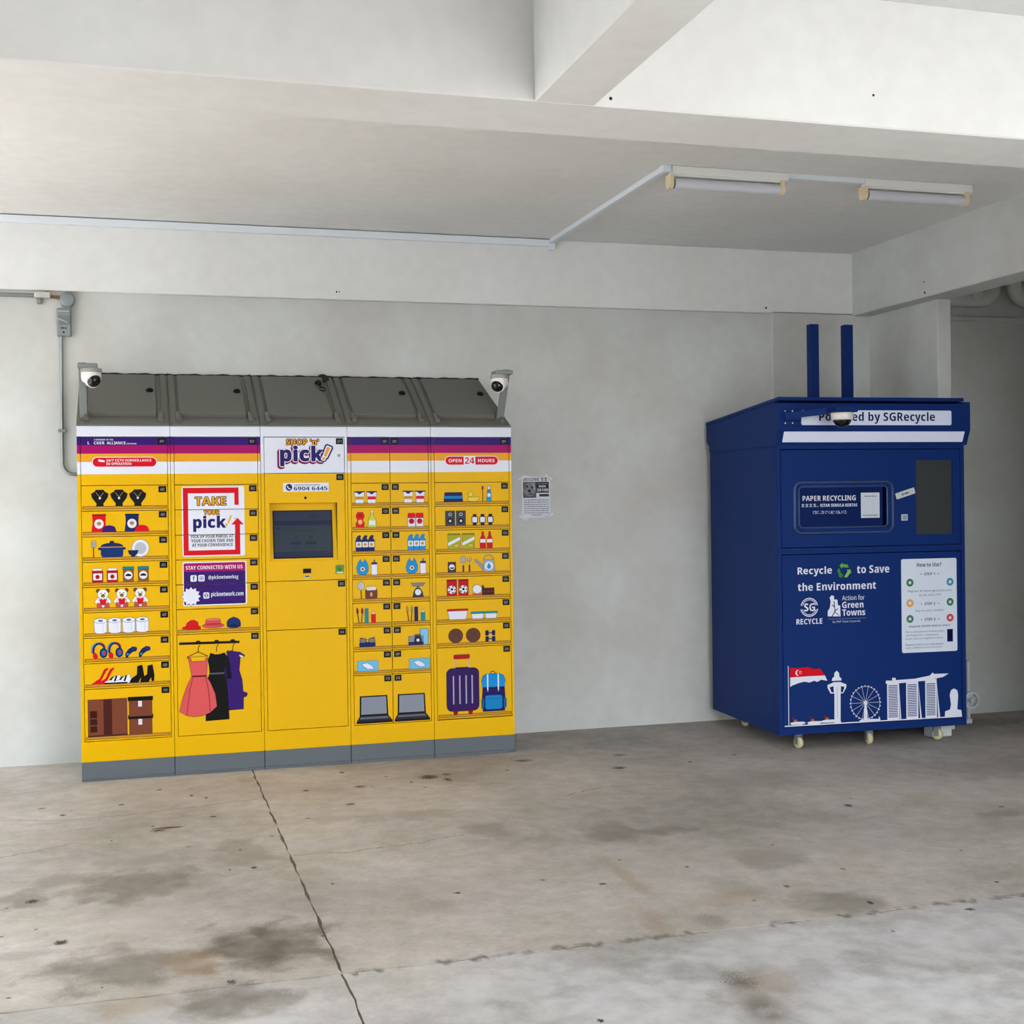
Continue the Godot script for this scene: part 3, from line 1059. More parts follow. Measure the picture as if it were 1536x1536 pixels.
	for ci in cols.size():
		var c: Array = cols[ci]
		for r in ys.size() - 1:
			var d := door_box(u, c[0], c[1], ys[r + 1], ys[r], mats.yellow)
			if r == 0:
				stripes(d, c[0], c[1])
			var px: float = c[1] - 0.054 if ci == 0 else c[0] + 0.010
			plate(d, px, ys[r] - 0.006, "%s%02d" % [c[2], r + 1])
			var p := Print.new(self)
			if k == 0:
				art_a(p, r, ys[r + 1])
			elif k == 1:
				art_b(p, r, ys[r + 1])
			elif k == 3:
				art_cd(p, r, ys[r + 1], ci, c[0], c[1])
			else:
				art_e(p, r, ys[r + 1])
			p.put("door_print", d, mats.print, 0.0002 if r > 0 else 0.001)
			if k == 1 and r >= 1 and r <= 5:   # a poster and a sticker that run over several doors
				for q in [[poster(), "poster_print"], [contact_sticker(), "sticker_print"]]:
					var piece: Print = (q[0] as Print).cut(ys[r + 1] + 0.0019, ys[r] - 0.0019)
					piece.put(q[1], d, mats.print, 0.0002)


func shelf(p: Print, x0: float, x1: float, row_bottom: float) -> void:
	p.at(0, 0, 1, 1)
	p.rect(x0 + 0.009, row_bottom + 0.013, x1 - 0.009, row_bottom + 0.026, SHELF, 1.5, LINE)


func art_a(p: Print, r: int, y0: float) -> void:
	if r == 0:
		p.at(0, 0, 1, 1)
		p.text("L", 0.062, 1.967, 0.072, 1.983, PAPER)
		p.text("CKER", 0.096, 1.967, 0.156, 1.983, PAPER)
		p.text("ALLIANCE", 0.168, 1.967, 0.274, 1.983, PAPER)
		p.text("NETWORK", 0.280, 1.967, 0.336, 1.974, PAPER)
		p.text("A MEMBER OF THE", 0.098, 1.990, 0.204, 1.998, PAPER)
		p.rrect(0.084, 1.832, 0.450, 1.893, 0.030, PAPER)
		p.rrect(0.088, 1.836, 0.446, 1.889, 0.026, RED)
		p.poly([[0.118, 1.876], [0.124, 1.880], [0.156, 1.872], [0.154, 1.862], [0.122, 1.866]], PAPER)
		p.poly([[0.128, 1.866], [0.140, 1.864], [0.134, 1.850], [0.118, 1.848], [0.118, 1.842], [0.124, 1.842], [0.128, 1.850]], PAPER)
		p.text("24/7 CCTV SURVEILLANCE", 0.164, 1.866, 0.418, 1.880, PAPER)
		p.text("IN OPERATION", 0.164, 1.846, 0.304, 1.860, PAPER)
		return
	shelf(p, DOOR_X0, DOOR_X1, y0)
	p.at(DOOR_X0, y0 + 0.027, 0.00088, 0.00092)
	match r:
		1:
			for x in [118, 240, 360]:
				p.poly([[x - 26, 106], [x + 26, 106], [x + 30, 96], [x + 56, 80], [x + 50, 55], [x + 22, 18], [x + 24, 0], [x - 24, 0], [x - 22, 18], [x - 50, 55], [x - 56, 80], [x - 30, 96]], Color(0.10, 0.10, 0.11))
				p.stroke([[x - 24, 88], [x, 58], [x + 24, 88]], 1.6, Color(0.72, 0.60, 0.35))
				p.ell(x, 52, 7, 7, PAPER)
		2:
			for q in [[106, RED, PURPLE], [316, NAVY, RED]]:
				var x: float = q[0]
				p.poly([[x - 38, 112], [x + 48, 112], [x + 46, 60], [x + 52, 0], [x - 44, 0], [x - 36, 60]], q[1])
				p.rect(x - 40, 104, x + 50, 114, q[1].lerp(INK, 0.35))
				p.ell(x + 4, 52, 30, 30, PAPER)
				p.ell(x + 4, 54, 15, 12, Color(0.65, 0.48, 0.2))
				p.poly(p.arc(x + 68, 22, 40, 20, 0, 180, 10) + [[x + 18, 0], [x + 116, 0]], q[2])
		3:
			p.stroke([[73, 0], [73, 70]], 4.5, BROWN)
			p.rect(60, 66, 88, 104, Color(0.66, 0.66, 0.68), 1.0)
			for x in [67, 74, 81]:
				p.stroke([[x, 72], [x, 100]], 1.2, INK)
			p.ell(372, 54, 54, 54, PAPER, 1.0, Color(0.4, 0.4, 0.45))
			p.ell(372, 54, 38, 38, Color(0.66, 0.68, 0.72))
			p.poly([[130, 0], [254, 0], [262, 14], [262, 62], [118, 62], [118, 14]], NAVY.lerp(CYAN, 0.12))
			p.rrect(102, 46, 124, 62, 7, NAVY)
			p.rrect(256, 46, 278, 62, 7, NAVY)
			p.poly(p.arc(190, 66, 74, 26, 0, 180, 14), NAVY.lerp(CYAN, 0.05))
			p.rrect(176, 88, 204, 104, 5, NAVY)
			p.poly([[292, 40], [358, 40], [350, 18], [336, 8], [336, 0], [314, 0], [314, 8], [300, 18]], NAVY, 0.8)
		4:
			for x in [96, 190]:
				p.rrect(x - 34, 0, x + 34, 76, 8, Color(0.66, 0.06, 0.12), 0.8)
				p.rect(x - 28, 76, x + 28, 88, PAPER, 0.8)
				p.rect(x - 28, 16, x + 28, 58, PAPER)
				p.ell(x, 36, 14, 14, RED.darkened(0.2))
			for x in [292, 388]:
				p.rect(x - 33, 0, x + 33, 82, Color(0.50, 0.32, 0.14), 0.8)
				p.rect(x - 35, 80, x + 35, 96, TEAL.darkened(0.1), 0.8)
				p.ell(x, 42, 26, 26, PAPER)
				p.poly(p.arc(x, 36, 20, 16, 0, 180, 8), INK)
		5:
			for x in [128, 248, 366]:
				teddy(p, x)
		6:
			for x in [110, 200, 290, 377]:
				p.poly(p.arc(x, 10, 38, 12, 180, 360, 10) + [[x + 40, 78], [x - 40, 78]], PAPER, 1.2, Color(0.2, 0.2, 0.25))
				p.ell(x, 80, 40, 15, PAPER, 1.2, Color(0.2, 0.2, 0.25))
				p.ell(x, 80, 16, 7, Color(0.35, 0.38, 0.48))
				p.stroke([[x + 16, 8], [x + 16, 66]], 1.0, Color(0.6, 0.62, 0.68))
		7:
			for x in [98, 198]:
				p.ring(x, 52, 42, 50, 11, NAVY, -30, 215)
				p.ring(x - 4, 54, 46, 52, 5, CYAN, 60, 200)
				p.ring(x + 4, 54, 40, 50, 5, RED.darkened(0.3), 20, 100)
				p.ell(x + 28, 36, 25, 32, NAVY)
				p.ell(x + 30, 36, 15, 20, CYAN.darkened(0.25))
				p.ell(x + 32, 36, 8, 11, RED)
				p.poly([[x - 38, 34], [x - 20, 40], [x - 8, 20], [x - 12, 2], [x - 30, 0], [x - 40, 14]], RED)
			for x in [302, 388]:
				p.poly([[x - 36, 2], [x - 22, 0], [x - 10, 20], [x + 14, 36], [x + 34, 40], [x + 40, 54], [x + 34, 66], [x + 10, 70], [x - 18, 54], [x - 38, 26]], NAVY)
				p.ell(x - 22, 22, 7, 7, CYAN)
				p.ell(x + 16, 54, 8, 6, Color(0.12, 0.18, 0.50))
		8:
			for x in [0, 38]:
				p.poly([[x + 40, 0], [x + 104, 0], [x + 108, 20], [x + 140, 80], [x + 156, 96], [x + 150, 104], [x + 128, 94], [x + 98, 36], [x + 62, 14]], RED)
			for x in [0, 62]:
				p.poly([[x + 130, 0], [x + 220, 0], [x + 238, 20], [x + 226, 56], [x + 196, 46], [x + 168, 24], [x + 134, 16]], PAPER, 0.8)
				p.poly([[x + 160, 26], [x + 172, 20], [x + 190, 46], [x + 178, 44]], INK)
				p.poly([[x + 188, 14], [x + 200, 12], [x + 212, 50], [x + 200, 48]], INK)
				p.rect(x + 130, -1, x + 214, 8, INK)
			for x in [0, 66]:
				p.poly([[x + 292, 0], [x + 346, 0], [x + 362, 30], [x + 366, 4], [x + 380, 4], [x + 384, 44], [x + 372, 112], [x + 340, 106], [x + 336, 50], [x + 310, 34], [x + 294, 18]], Color(0.06, 0.06, 0.07))
		9:
			p.rect(22, 0, 270, 236, Color(0.45, 0.25, 0.18), 0.8)
			p.rect(120, 0, 174, 236, Color(0.27, 0.12, 0.10))
			p.rect(22, 0, 270, 10, Color(0.30, 0.15, 0.12))
			for q in [[36, 120, 78, 164], [36, 76, 78, 112], [36, 30, 78, 68]]:
				p.stroke([[q[0], q[1]], [q[2], q[1]], [q[2], q[3]], [q[0], q[3]], [q[0], q[1]]], 1.2, Color(0.22, 0.10, 0.08))
				p.poly([[q[0] + 10, q[3] - 14], [q[2] - 10, q[3] - 14], [q[0] + 21, q[1] + 12]], Color(0.22, 0.10, 0.08))
			for y in [0, 116]:
				p.rect(284, y, 430, y + 112, Color(0.45, 0.25, 0.18), 0.8)
				p.rect(276, y + 100, 438, y + 126, INK)
				p.rect(342, y + 62, 366, y + 98, PAPER)
				p.rect(347, y + 72, 361, y + 92, Color(0.8, 0.8, 0.84))


func teddy(p: Print, x: float) -> void:
	var fur := Color(0.86, 0.86, 0.86)
	for e in [-1, 1]:
		p.ell(x + e * 30, 108, 12, 12, BROWN, 0.8)
		p.poly([[x + e * 18, 62], [x + e * 30, 66], [x + e * 54, 38], [x + e * 44, 28], [x + e * 24, 40]], fur, 0.9)
	p.ell(x, 36, 30, 34, fur, 0.9)
	p.ell(x, 86, 33, 30, fur, 0.9)
	p.poly([[x - 24, 54], [x - 8, 56], [x, 50], [x + 8, 56], [x + 24, 54], [x + 18, 26], [x, 14], [x - 18, 26]], RED)
	p.ell(x, 76, 14, 12, Color(0.55, 0.42, 0.30))
	p.ell(x, 80, 5, 4, INK)
	for e in [-1, 1]:
		p.ell(x + e * 12, 92, 4, 4, INK)
		p.ell(x + e * 24, 14, 15, 15, Color(0.70, 0.30, 0.30), 0.9)


func art_b(p: Print, r: int, y0: float) -> void:
	if r == 6:
		shelf(p, DOOR_X0, DOOR_X1, y0)
		p.at(DOOR_X0, y0 + 0.027, 0.000914, 0.00092)
		p.poly([[36, 6], [70, 4], [150, 4], [152, 18], [138, 24], [136, 46], [112, 62], [88, 60], [66, 44], [58, 22], [40, 18]], RED, 0.9)
		p.stroke([[60, 20], [136, 22]], 1.0, RED.darkened(0.4))
		p.ell(232, 22, 70, 15, Color(0.78, 0.30, 0.32), 0.9)
		p.poly([[180, 26], [284, 26], [276, 60], [188, 60]], Color(0.78, 0.30, 0.32), 0.9)
		p.ell(232, 60, 45, 8, Color(0.84, 0.40, 0.40), 0.9)
		p.poly([[186, 30], [278, 30], [277, 36], [187, 36]], RED.darkened(0.2))
		p.poly(p.arc(364, 34, 44, 36, 0, 180, 12) + [[322, 10], [346, 4], [384, 4], [408, 10]], NAVY.lerp(CYAN, 0.1), 0.9)
		p.poly([[334, 8], [396, 8], [380, 26], [350, 26]], NAVY.darkened(0.2), 0.6)
		p.ell(364, 72, 5, 4, NAVY)
	elif r == 7:
		p.at(DOOR_X0, 0.231, 0.000914, 0.00094)
		var y := 0.0
		p.poly([[0 + 14, 578], [400, 574], [400, 590], [14, 594]], Color(0.13, 0.07, 0.08))
		for q in [[135, 1], [252, 0], [356, 2]]:
			p.ell(q[0], 592, 16, 9, Color(0.13, 0.07, 0.08))
			p.stroke([[q[0] + 12, 574], [q[0], 556], [q[0] - 2, 524]], 3.2, Color(0.15, 0.09, 0.10))
		# purple dress at the back
		p.stroke([[352, 530], [300, 512], [300, 500]], 2.4, INK)
		p.poly([[318, 528], [400, 516], [432, 494], [424, 484], [404, 492], [394, 400], [412, 340], [418, 262], [446, 250], [440, 232], [420, 226], [418, 152], [300, 148], [300, 420], [322, 470]], PURPLE, 1.2)
		p.poly([[396, 500], [424, 490], [420, 484], [400, 488]], PAPER)
		# black dress
		p.poly([[212, 518], [240, 508], [270, 508], [300, 516], [328, 480], [346, 352], [318, 350], [310, 440], [296, 400], [314, 330], [322, 200], [326, 92], [176, 88], [182, 220], [184, 330], [206, 390], [202, 440], [196, 470]], Color(0.07, 0.07, 0.08), 0.8)
		p.rect(206, 382, 298, 392, Color(0.35, 0.35, 0.36))
		# coral dress
		p.stroke([[62, 498], [134, 530], [196, 500]], 3.2, INK)
		p.stroke([[62, 498], [196, 500]], 1.6, INK)
		p.poly([[64, 498], [84, 490], [92, 468], [176, 468], [184, 488], [196, 490], [190, 468], [184, 376], [212, 322], [238, 258], [248, 178], [204, 140], [150, 122], [104, 120], [58, 128], [12, 158], [30, 232], [62, 318], [92, 376], [78, 462], [72, 486]], Color(0.80, 0.32, 0.33), 1.2)
		p.poly([[94, 380], [184, 380], [184, 370], [94, 370]], Color(0.35, 0.10, 0.15))
		p.stroke([[98, 368], [80, 300], [56, 132]], 2.2, Color(0.30, 0.08, 0.14))
		p.stroke([[178, 368], [196, 290], [206, 144]], 2.2, Color(0.30, 0.08, 0.14))


func poster() -> Print:
	var p := Print.new(self)
	p.at(DOOR_X0, ROWS[1], 0.000914, 0.00092)   # measured downwards from the top of the second row
	p.rrect(44, -466, 444, -12, 12, PAPER)
	p.rect(52, -458, 408, -20, RED)
	p.rect(84, -426, 380, -56, PAPER)
	p.rect(376, -220, 412, -134, PAPER)
	p.poly([[398, -210], [352, -264], [378, -264], [378, -330], [418, -330], [418, -264], [444, -264]], PAPER)
	p.poly([[398, -218], [358, -262], [382, -262], [382, -458], [414, -458], [414, -262], [438, -262]], RED)
	p.text("TAKE", 128, -134, 326, -80, INK, true, 4.0)
	p.text("TAKE", 128, -134, 326, -80, GOLD)
	p.text("YOUR", 182, -196, 284, -166, INK, true, 3.0)
	p.text("YOUR", 182, -196, 284, -166, GOLD)
	p.text("pick", 116, -304, 322, -204, NAVY.lerp(PURPLE, 0.5), true, 2.0)
	p.text("pick", 116, -304, 322, -204, NAVY.lerp(PURPLE, 0.5))
	p.poly([[332, -250], [352, -200], [362, -206], [342, -254]], GOLD)
	p.ell(328, -262, 8, 8, GOLD)
	p.text("PICK UP YOUR PARCEL AT", 100, -346, 370, -326, INK)
	p.text("YOUR CHOSEN TIME AND", 100, -374, 370, -354, INK)
	p.text("AT YOUR CONVENIENCE", 106, -402, 366, -382, INK)
	return p


func contact_sticker() -> Print:
	var p := Print.new(self)
	p.at(DOOR_X0, 1.279, 0.000914, 0.00092)
	p.rrect(44, -300, 452, -14, 10, PAPER)
	p.rrect(50, -292, 444, -22, 8, PURPLE)
	p.rrect(50, -78, 444, -22, 8, MAGENTA)
	p.text("STAY CONNECTED WITH US", 64, -64, 426, -40, PAPER)
	for x in [92, 142]:
		p.rrect(x, -142, x + 40, -100, 8, PAPER)
	p.text("f", 106, -136, 120, -106, PURPLE)
	p.rrect(150, -134, 174, -108, 6, PURPLE)
	p.rrect(153, -131, 171, -111, 5, PAPER)
	p.ell(162, -121, 5, 5, PURPLE)
	p.text("@picknetworksg", 206, -136, 398, -104, PAPER)
	p.rrect(172, -254, 210, -214, 8, PAPER)
	p.ell(191, -234, 13, 13, PURPLE)
	p.ell(191, -234, 9, 9, PAPER)
	p.rect(179, -236, 203, -232, PURPLE)
	p.text("picknetwork.com", 222, -250, 430, -212, PAPER)
	var star := []
	for i in 24:
		var a := TAU * i / 24.0
		var rr := 62.0 if i % 2 == 0 else 47.0
		star.append([94 + cos(a) * rr, -238 + sin(a) * rr])
	p.poly(star, PAPER, 1.0, PURPLE)
	return p


func art_cd(p: Print, r: int, y0: float, side: int, x0: float, x1: float) -> void:
	if r == 0:
		return
	p.at(0, 0, 1, 1)
	if r < 9:
		p.rect(x0 + 0.009, y0 + 0.013, x1 - 0.009, y0 + 0.026, SHELF, 1.5, LINE)
	p.at(x0, y0 + 0.027, 0.00098, 0.00096)
	var off := 0.0
	match r:
		1:
			for x in ([52, 130] if side == 0 else [115, 193]):
				p.poly([[x - 24, 0], [x + 24, 0], [x + 32, 72], [x - 32, 72]], PAPER, 1.0)
				p.rect(x - 34, 68, x + 34, 76, NAVY)
				p.poly([[x - 20, 68], [x + 20, 68], [x, 54]], PURPLE)
				p.rect(x - 26, 22, x + 26, 42, (SHELF if (x == 52 or x == 115) else RED))
		2:
			if side == 0:
				p.poly([[30, 0], [78, 0], [82, 24], [70, 46], [82, 72], [72, 96], [38, 96], [28, 72], [40, 46], [28, 24]], RED, 1.0)
				p.ell(55, 34, 14, 16, Color(0.85, 0.65, 0.35))
				p.rect(44, 70, 66, 80, RED.darkened(0.4))
				p.poly([[104, 0], [158, 0], [156, 44], [142, 66], [138, 92], [124, 92], [120, 66], [106, 44]], Color(0.74, 0.76, 0.30), 1.0)
				p.rect(112, 14, 150, 42, PAPER)
				p.rect(126, 92, 136, 106, PAPER, 0.8)
			else:
				for x in [135, 188]:
					p.rect(x - 23, 0, x + 23, 80, PAPER, 1.0)
					p.rect(x - 23, 54, x + 23, 88, RED)
					p.ell(x, 34, 18, 18, RED.darkened(0.15))
		3:
			var c := NAVY if side == 0 else CYAN
			for x in ([44, 84, 124] if side == 0 else [128, 166, 204]):
				p.poly([[x - 18, 0], [x + 18, 0], [x + 20, 66], [x + 8, 84], [x + 14, 98], [x, 102], [x - 12, 88], [x - 20, 66]], c, 1.0)
				p.rect(x - 17, 26, x + 18, 60, PAPER)
				p.ell(x, 43, 10, 10, SHELF)
		4:
			off = 66.0 if side == 0 else 133.0
			p.poly([[off - 34, 18], [off - 38, 46], [off - 26, 84], [off - 12, 100], [off - 8, 82], [off + 8, 82], [off + 12, 100], [off + 26, 84], [off + 38, 46], [off + 34, 18], [off + 18, 2], [off - 18, 2]], CYAN, 1.0)
			p.ell(off, 38, 15, 15, Color(0.85, 0.70, 0.55), 0.8)
			p.ell(off, 38, 6, 6, INK)
			off = 141.0 if side == 0 else 206.0
			p.rrect(off - 18, 0, off + 18, 72, 6, PAPER, 1.0)
			p.rect(off - 19, 66, off + 19, 80, NAVY)
			p.poly([[off - 8, 80], [off + 8, 80], [off + 3, 100], [off - 3, 100]], Color(0.4, 0.4, 0.42))
		5:
			if side == 0:
				p.stroke([[56, 0], [54, 58]], 5.0, BROWN)
				p.ell(54, 84, 19, 27, Color(0.72, 0.73, 0.76), 1.2)
				p.stroke([[54, 58], [54, 110]], 1.2, Color(0.4, 0.4, 0.42))
				p.stroke([[46, 64], [44, 104]], 1.0, Color(0.4, 0.4, 0.42))
				p.rrect(82, 0, 156, 62, 10, BROWN, 1.0)
				p.rrect(88, 54, 150, 78, 8, Color(0.80, 0.78, 0.76), 1.0)
				p.ell(119, 28, 8, 14, Color(0.75, 0.6, 0.45))
			else:
				p.poly([[136, 0], [206, 0], [198, 36], [184, 58], [158, 58], [144, 36]], Color(0.20, 0.21, 0.25), 1.0)
				p.ell(171, 32, 20, 20, PAPER)
				p.stroke([[171, 32], [180, 42]], 1.2, INK)
				p.rect(162, 58, 180, 72, Color(0.35, 0.36, 0.40))
				p.poly([[126, 92], [216, 92], [202, 72], [140, 72]], Color(0.45, 0.48, 0.50), 1.0)
		6:
			off = 30.0 if side == 0 else 100.0
			for q in [[0, 8], [30, -6]]:
				p.stroke([[off + q[0] + q[1], 0], [off + q[0], 66]], 5.0, Color(0.35, 0.25, 0.16))
				p.poly([[off + q[0] - 6, 64], [off + q[0] + 6, 64], [off + q[0] + 5, 86], [off + q[0] - 2, 100], [off + q[0] - 7, 86]], RED.darkened(0.3) if side == 0 else Color(0.65, 0.5, 0.25), 0.8)
			p.rect(off + 46, 0, off + 68, 92, TEAL if side == 0 else NAVY, 0.9)
			p.rect(off + 88, 0, off + 114, 56, RED if side == 0 else TEAL, 0.9)
			p.poly([[off + 88, 56], [off + 114, 56], [off + 101, 78]], Color(0.85, 0.75, 0.55), 0.9)
		7:
			if side == 0:
				p.rrect(38, 0, 142, 32, 10, NAVY)
				for x in [62, 118]:
					p.rrect(x - 18, 28, x + 18, 54, 8, Color(0.45, 0.45, 0.48), 1.8)
				p.stroke([[80, 46], [100, 46]], 2.5, INK)
				p.stroke([[40, 60], [60, 58]], 2.5, INK)
				p.stroke([[120, 58], [140, 62]], 2.5, INK)
			else:
				p.rrect(182, 2, 232, 102, 8, Color(0.45, 0.72, 0.86), 1.6)
				p.rect(106, 0, 200, 56, Color(0.50, 0.52, 0.58), 1.2)
				p.rect(106, 0, 200, 20, NAVY)
				p.rect(146, 50, 184, 66, Color(0.28, 0.29, 0.34), 1.0)
				p.ell(166, 30, 24, 24, Color(0.16, 0.17, 0.22), 1.0)
				p.ell(166, 30, 10, 10, PAPER)
		8:
			off = 24.0 if side == 0 else 108.0
			p.rect(off, 0, off + 132, 64, Color(0.40, 0.68, 0.82), 1.2, Color(0.15, 0.35, 0.5))
			p.poly([[off + 28, 44], [off + 60, 52], [off + 90, 34], [off + 106, 14], [off + 70, 12], [off + 46, 26]], PAPER, 1.2, Color(0.12, 0.3, 0.45))
		9:
			p.at(x0, 0.231, 0.00098, 0.00096)
			off = 18.0 if side == 0 else 12.0
			p.poly([[off + 16, 56], [off + 200, 56], [off + 194, 186], [off + 18, 186]], INK)
			p.poly([[off + 26, 66], [off + 190, 66], [off + 186, 178], [off + 28, 178]], Color(0.50, 0.52, 0.57))
			p.poly([[off + 16, 56], [off + 200, 56], [off + 226, 22], [off - 4, 22]], Color(0.16, 0.16, 0.19))
			p.poly([[off + 24, 50], [off + 192, 50], [off + 204, 36], [off + 16, 36]], Color(0.36, 0.37, 0.41))
			p.rect(off - 4, 8, off + 226, 22, Color(0.09, 0.08, 0.13))


func art_e(p: Print, r: int, y0: float) -> void:
	if r == 0:
		p.at(0, 0, 1, 1)
		p.rrect(0.090, 1.834, 0.440, 1.893, 0.029, PAPER)
		p.rrect(0.094, 1.838, 0.436, 1.889, 0.025, RED)
		p.rect(0.212, 1.838, 0.288, 1.889, PAPER)
		p.text("OPEN", 0.114, 1.853, 0.198, 1.874, PAPER)
		p.text("24", 0.219, 1.843, 0.282, 1.884, RED)
		p.text("HOURS", 0.306, 1.853, 0.414, 1.874, PAPER)
		return
	shelf(p, DOOR_X0, DOOR_X1, y0)
	p.at(DOOR_X0, y0 + 0.027, 0.00103, 0.00098)
	match r:
		1:
			p.rrect(58, 0, 176, 22, 6, NAVY, 0.9)
			p.rrect(60, 20, 174, 42, 6, CYAN.darkened(0.1), 0.9)
			p.rrect(62, 40, 172, 60, 6, NAVY, 0.9)
			p.poly([[210, 12], [222, 2], [262, 2], [276, 18], [278, 32], [260, 26], [240, 30], [222, 26], [212, 30]], Color(0.84, 0.76, 0.30), 1.0)
			p.ell(226, 48, 16, 15, Color(0.84, 0.76, 0.30), 1.0)
			p.poly([[206, 50], [214, 46], [214, 54]], Color(0.80, 0.40, 0.15))
			p.ell(222, 52, 2.5, 2.5, INK)
			p.stroke([[303, 0], [303, 98]], 3.6, RED.darkened(0.35))
			p.rect(297, 78, 309, 100, RED.darkened(0.2))
			p.poly([[328, 0], [358, 0], [352, 78], [334, 78]], CYAN, 1.0)
			p.rect(336, 78, 350, 98, PAPER, 1.0)
			p.rect(334, 30, 352, 52, PAPER)
		2:
			for x in [95, 163]:
				p.rect(x - 29, 0, x + 29, 94, Color(0.24, 0.25, 0.29), 1.0)
				p.ell(x, 30, 18, 18, Color(0.10, 0.10, 0.12))
				p.ell(x, 30, 8, 8, Color(0.75, 0.75, 0.78))
				p.ell(x, 72, 11, 11, Color(0.70, 0.70, 0.73))
				p.ell(x, 72, 7, 7, Color(0.24, 0.25, 0.29))
			for x in [250, 300, 350]:
				p.rect(x - 12, 0, x + 12, 72, Color(0.10, 0.10, 0.12))
				p.rrect(x - 20, 14, x + 20, 58, 8, Color(0.10, 0.10, 0.12))
				p.rrect(x - 15, 19, x + 15, 53, 5, PAPER)
		3:
			for x in [118, 208]:
				p.rect(x - 38, 0, x + 38, 98, Color(0.62, 0.62, 0.18), 1.0)
				p.poly([[x - 38, 40], [x + 38, 78], [x + 38, 58], [x - 38, 20]], PAPER)
				p.rect(x - 38, 90, x + 38, 98, Color(0.45, 0.46, 0.14))
				p.ell(x + 16, 22, 16, 10, Color(0.80, 0.68, 0.25), 0.8)
			for x in [300, 344]:
				p.poly([[x - 17, 0], [x + 17, 0], [x + 18, 60], [x + 7, 86], [x + 6, 102], [x - 6, 102], [x - 7, 86], [x - 18, 60]], RED.darkened(0.05), 0.9)
				p.rect(x - 7, 100, x + 7, 110, RED.darkened(0.3))
				p.rect(x - 17, 38, x + 17, 60, PAPER)
		4:
			p.rect(78, 0, 126, 66, Color(0.28, 0.20, 0.17), 1.0)
			p.ell(102, 34, 18, 18, PAPER)
			p.poly(p.arc(102, 32, 14, 10, 180, 360, 8), INK)
			p.stroke([[174, 0], [174, 44]], 9.0, BROWN)
			p.stroke([[174, 44], [174, 64]], 3.0, Color(0.5, 0.5, 0.53))
			p.poly([[160, 62], [188, 62], [190, 88], [174, 106], [158, 88]], Color(0.62, 0.63, 0.66), 1.0)
			p.stroke([[213, 0], [213, 46]], 8.0, BROWN)
			p.stroke([[213, 46], [213, 66]], 3.0, Color(0.5, 0.5, 0.53))
			p.stroke([[201, 98], [202, 74], [213, 66], [224, 74], [225, 98]], 3.5, Color(0.45, 0.46, 0.5))
			p.stroke([[213, 66], [213, 100]], 3.5, Color(0.45, 0.46, 0.5))
			p.poly([[302, 6], [262, 58], [250, 66], [246, 80], [262, 76], [272, 66], [306, 36]], Color(0.52, 0.55, 0.60), 1.0)
			p.ring(334, 76, 34, 34, 5, Color(0.40, 0.42, 0.46), 0, 180)
			p.poly([[300, 0], [372, 0], [368, 76], [304, 76]], Color(0.58, 0.61, 0.66), 1.0)
			p.ell(336, 36, 28, 28, PAPER)
			p.poly([[336, 58], [350, 32], [345, 20], [336, 16], [327, 20], [322, 32]], CYAN)
		5:
			for x in [100, 173]:
				p.rect(x - 31, 0, x + 31, 104, RED.darkened(0.12), 0.8)
				p.ell(x, 40, 26, 26, PAPER)
				p.ell(x, 42, 8, 8, INK)
				for i in 5:
					p.ell(x + cos(i * 1.2566) * 20, 40 + sin(i * 1.2566) * 20, 5, 5, INK)
				p.rect(x - 31, 96, x + 31, 104, RED.darkened(0.4))
			p.ell(260, 38, 28, 28, PAPER, 1.6)
			p.rect(232, 0, 290, 10, Color(0.78, 0.35, 0.28), 0.8)
			p.poly([[292, 0], [368, 0], [368, 44], [304, 44], [300, 62], [292, 62]], Color(0.28, 0.12, 0.11), 0.8)
			for i in 3:
				p.stroke([[296 + i * 24, 22], [312 + i * 24, 22]], 1.6, Color(0.55, 0.3, 0.25))
		6:
			for q in [[134, 62, 66, RED.darkened(0.1)], [260, 38, 44, TEAL], [346, 38, 44, TEAL]]:
				var x: float = q[0]
				p.poly([[x - q[1] * 0.84, 0], [x + q[1] * 0.84, 0], [x + q[1], q[2] - 8], [x - q[1], q[2] - 8]], PAPER, 1.0)
				p.rrect(x - q[1] - 4, q[2] - 12, x + q[1] + 4, q[2], 4, q[3], 0.8)
		7:
			for x in [120, 231]:
				p.ell(x, 46, 45, 45, Color(0.36, 0.22, 0.17), 1.0)
				p.stroke([[x - 30, 30], [x + 26, 68]], 1.2, Color(0.22, 0.12, 0.09))
				p.stroke([[x - 22, 70], [x + 30, 28]], 1.2, Color(0.22, 0.12, 0.09))
			for y in [18, 56]:
				p.rect(318, y - 5, 368, y + 5, Color(0.30, 0.32, 0.38))
				for x in [318, 360]:
					p.rrect(x - 10, y - 17, x + 12, y + 17, 5, NAVY.lerp(INK, 0.2))
		8:
			p.stroke([[118, 290], [118, 372], [196, 372], [196, 290]], 6.0, Color(0.70, 0.62, 0.60))
			p.rrect(106, 358, 206, 384, 8, RED.darkened(0.15), 1.0)
			p.rect(116, 290, 198, 304, PURPLE.darkened(0.2))
			p.rrect(60, 22, 262, 296, 34, Color(0.19, 0.09, 0.33), 1.6, Color(0.10, 0.05, 0.18))
			for x in [102, 142, 182, 220]:
				p.rrect(x - 4, 66, x + 4, 250, 3, Color(0.62, 0.62, 0.72))
			for x in [114, 208]:
				p.poly([[x - 18, 22], [x + 18, 22], [x + 10, 2], [x - 10, 2]], RED.darkened(0.2))
				p.ell(x, 8, 12, 11, RED.darkened(0.25), 0.8)
			p.ring(352, 252, 18, 18, 5, NAVY)
			p.poly([[288, 10], [424, 10], [430, 60], [424, 170], [430, 206], [418, 240], [392, 252], [312, 252], [290, 240], [280, 206], [288, 160], [280, 60]], Color(0.13, 0.10, 0.34), 1.2)
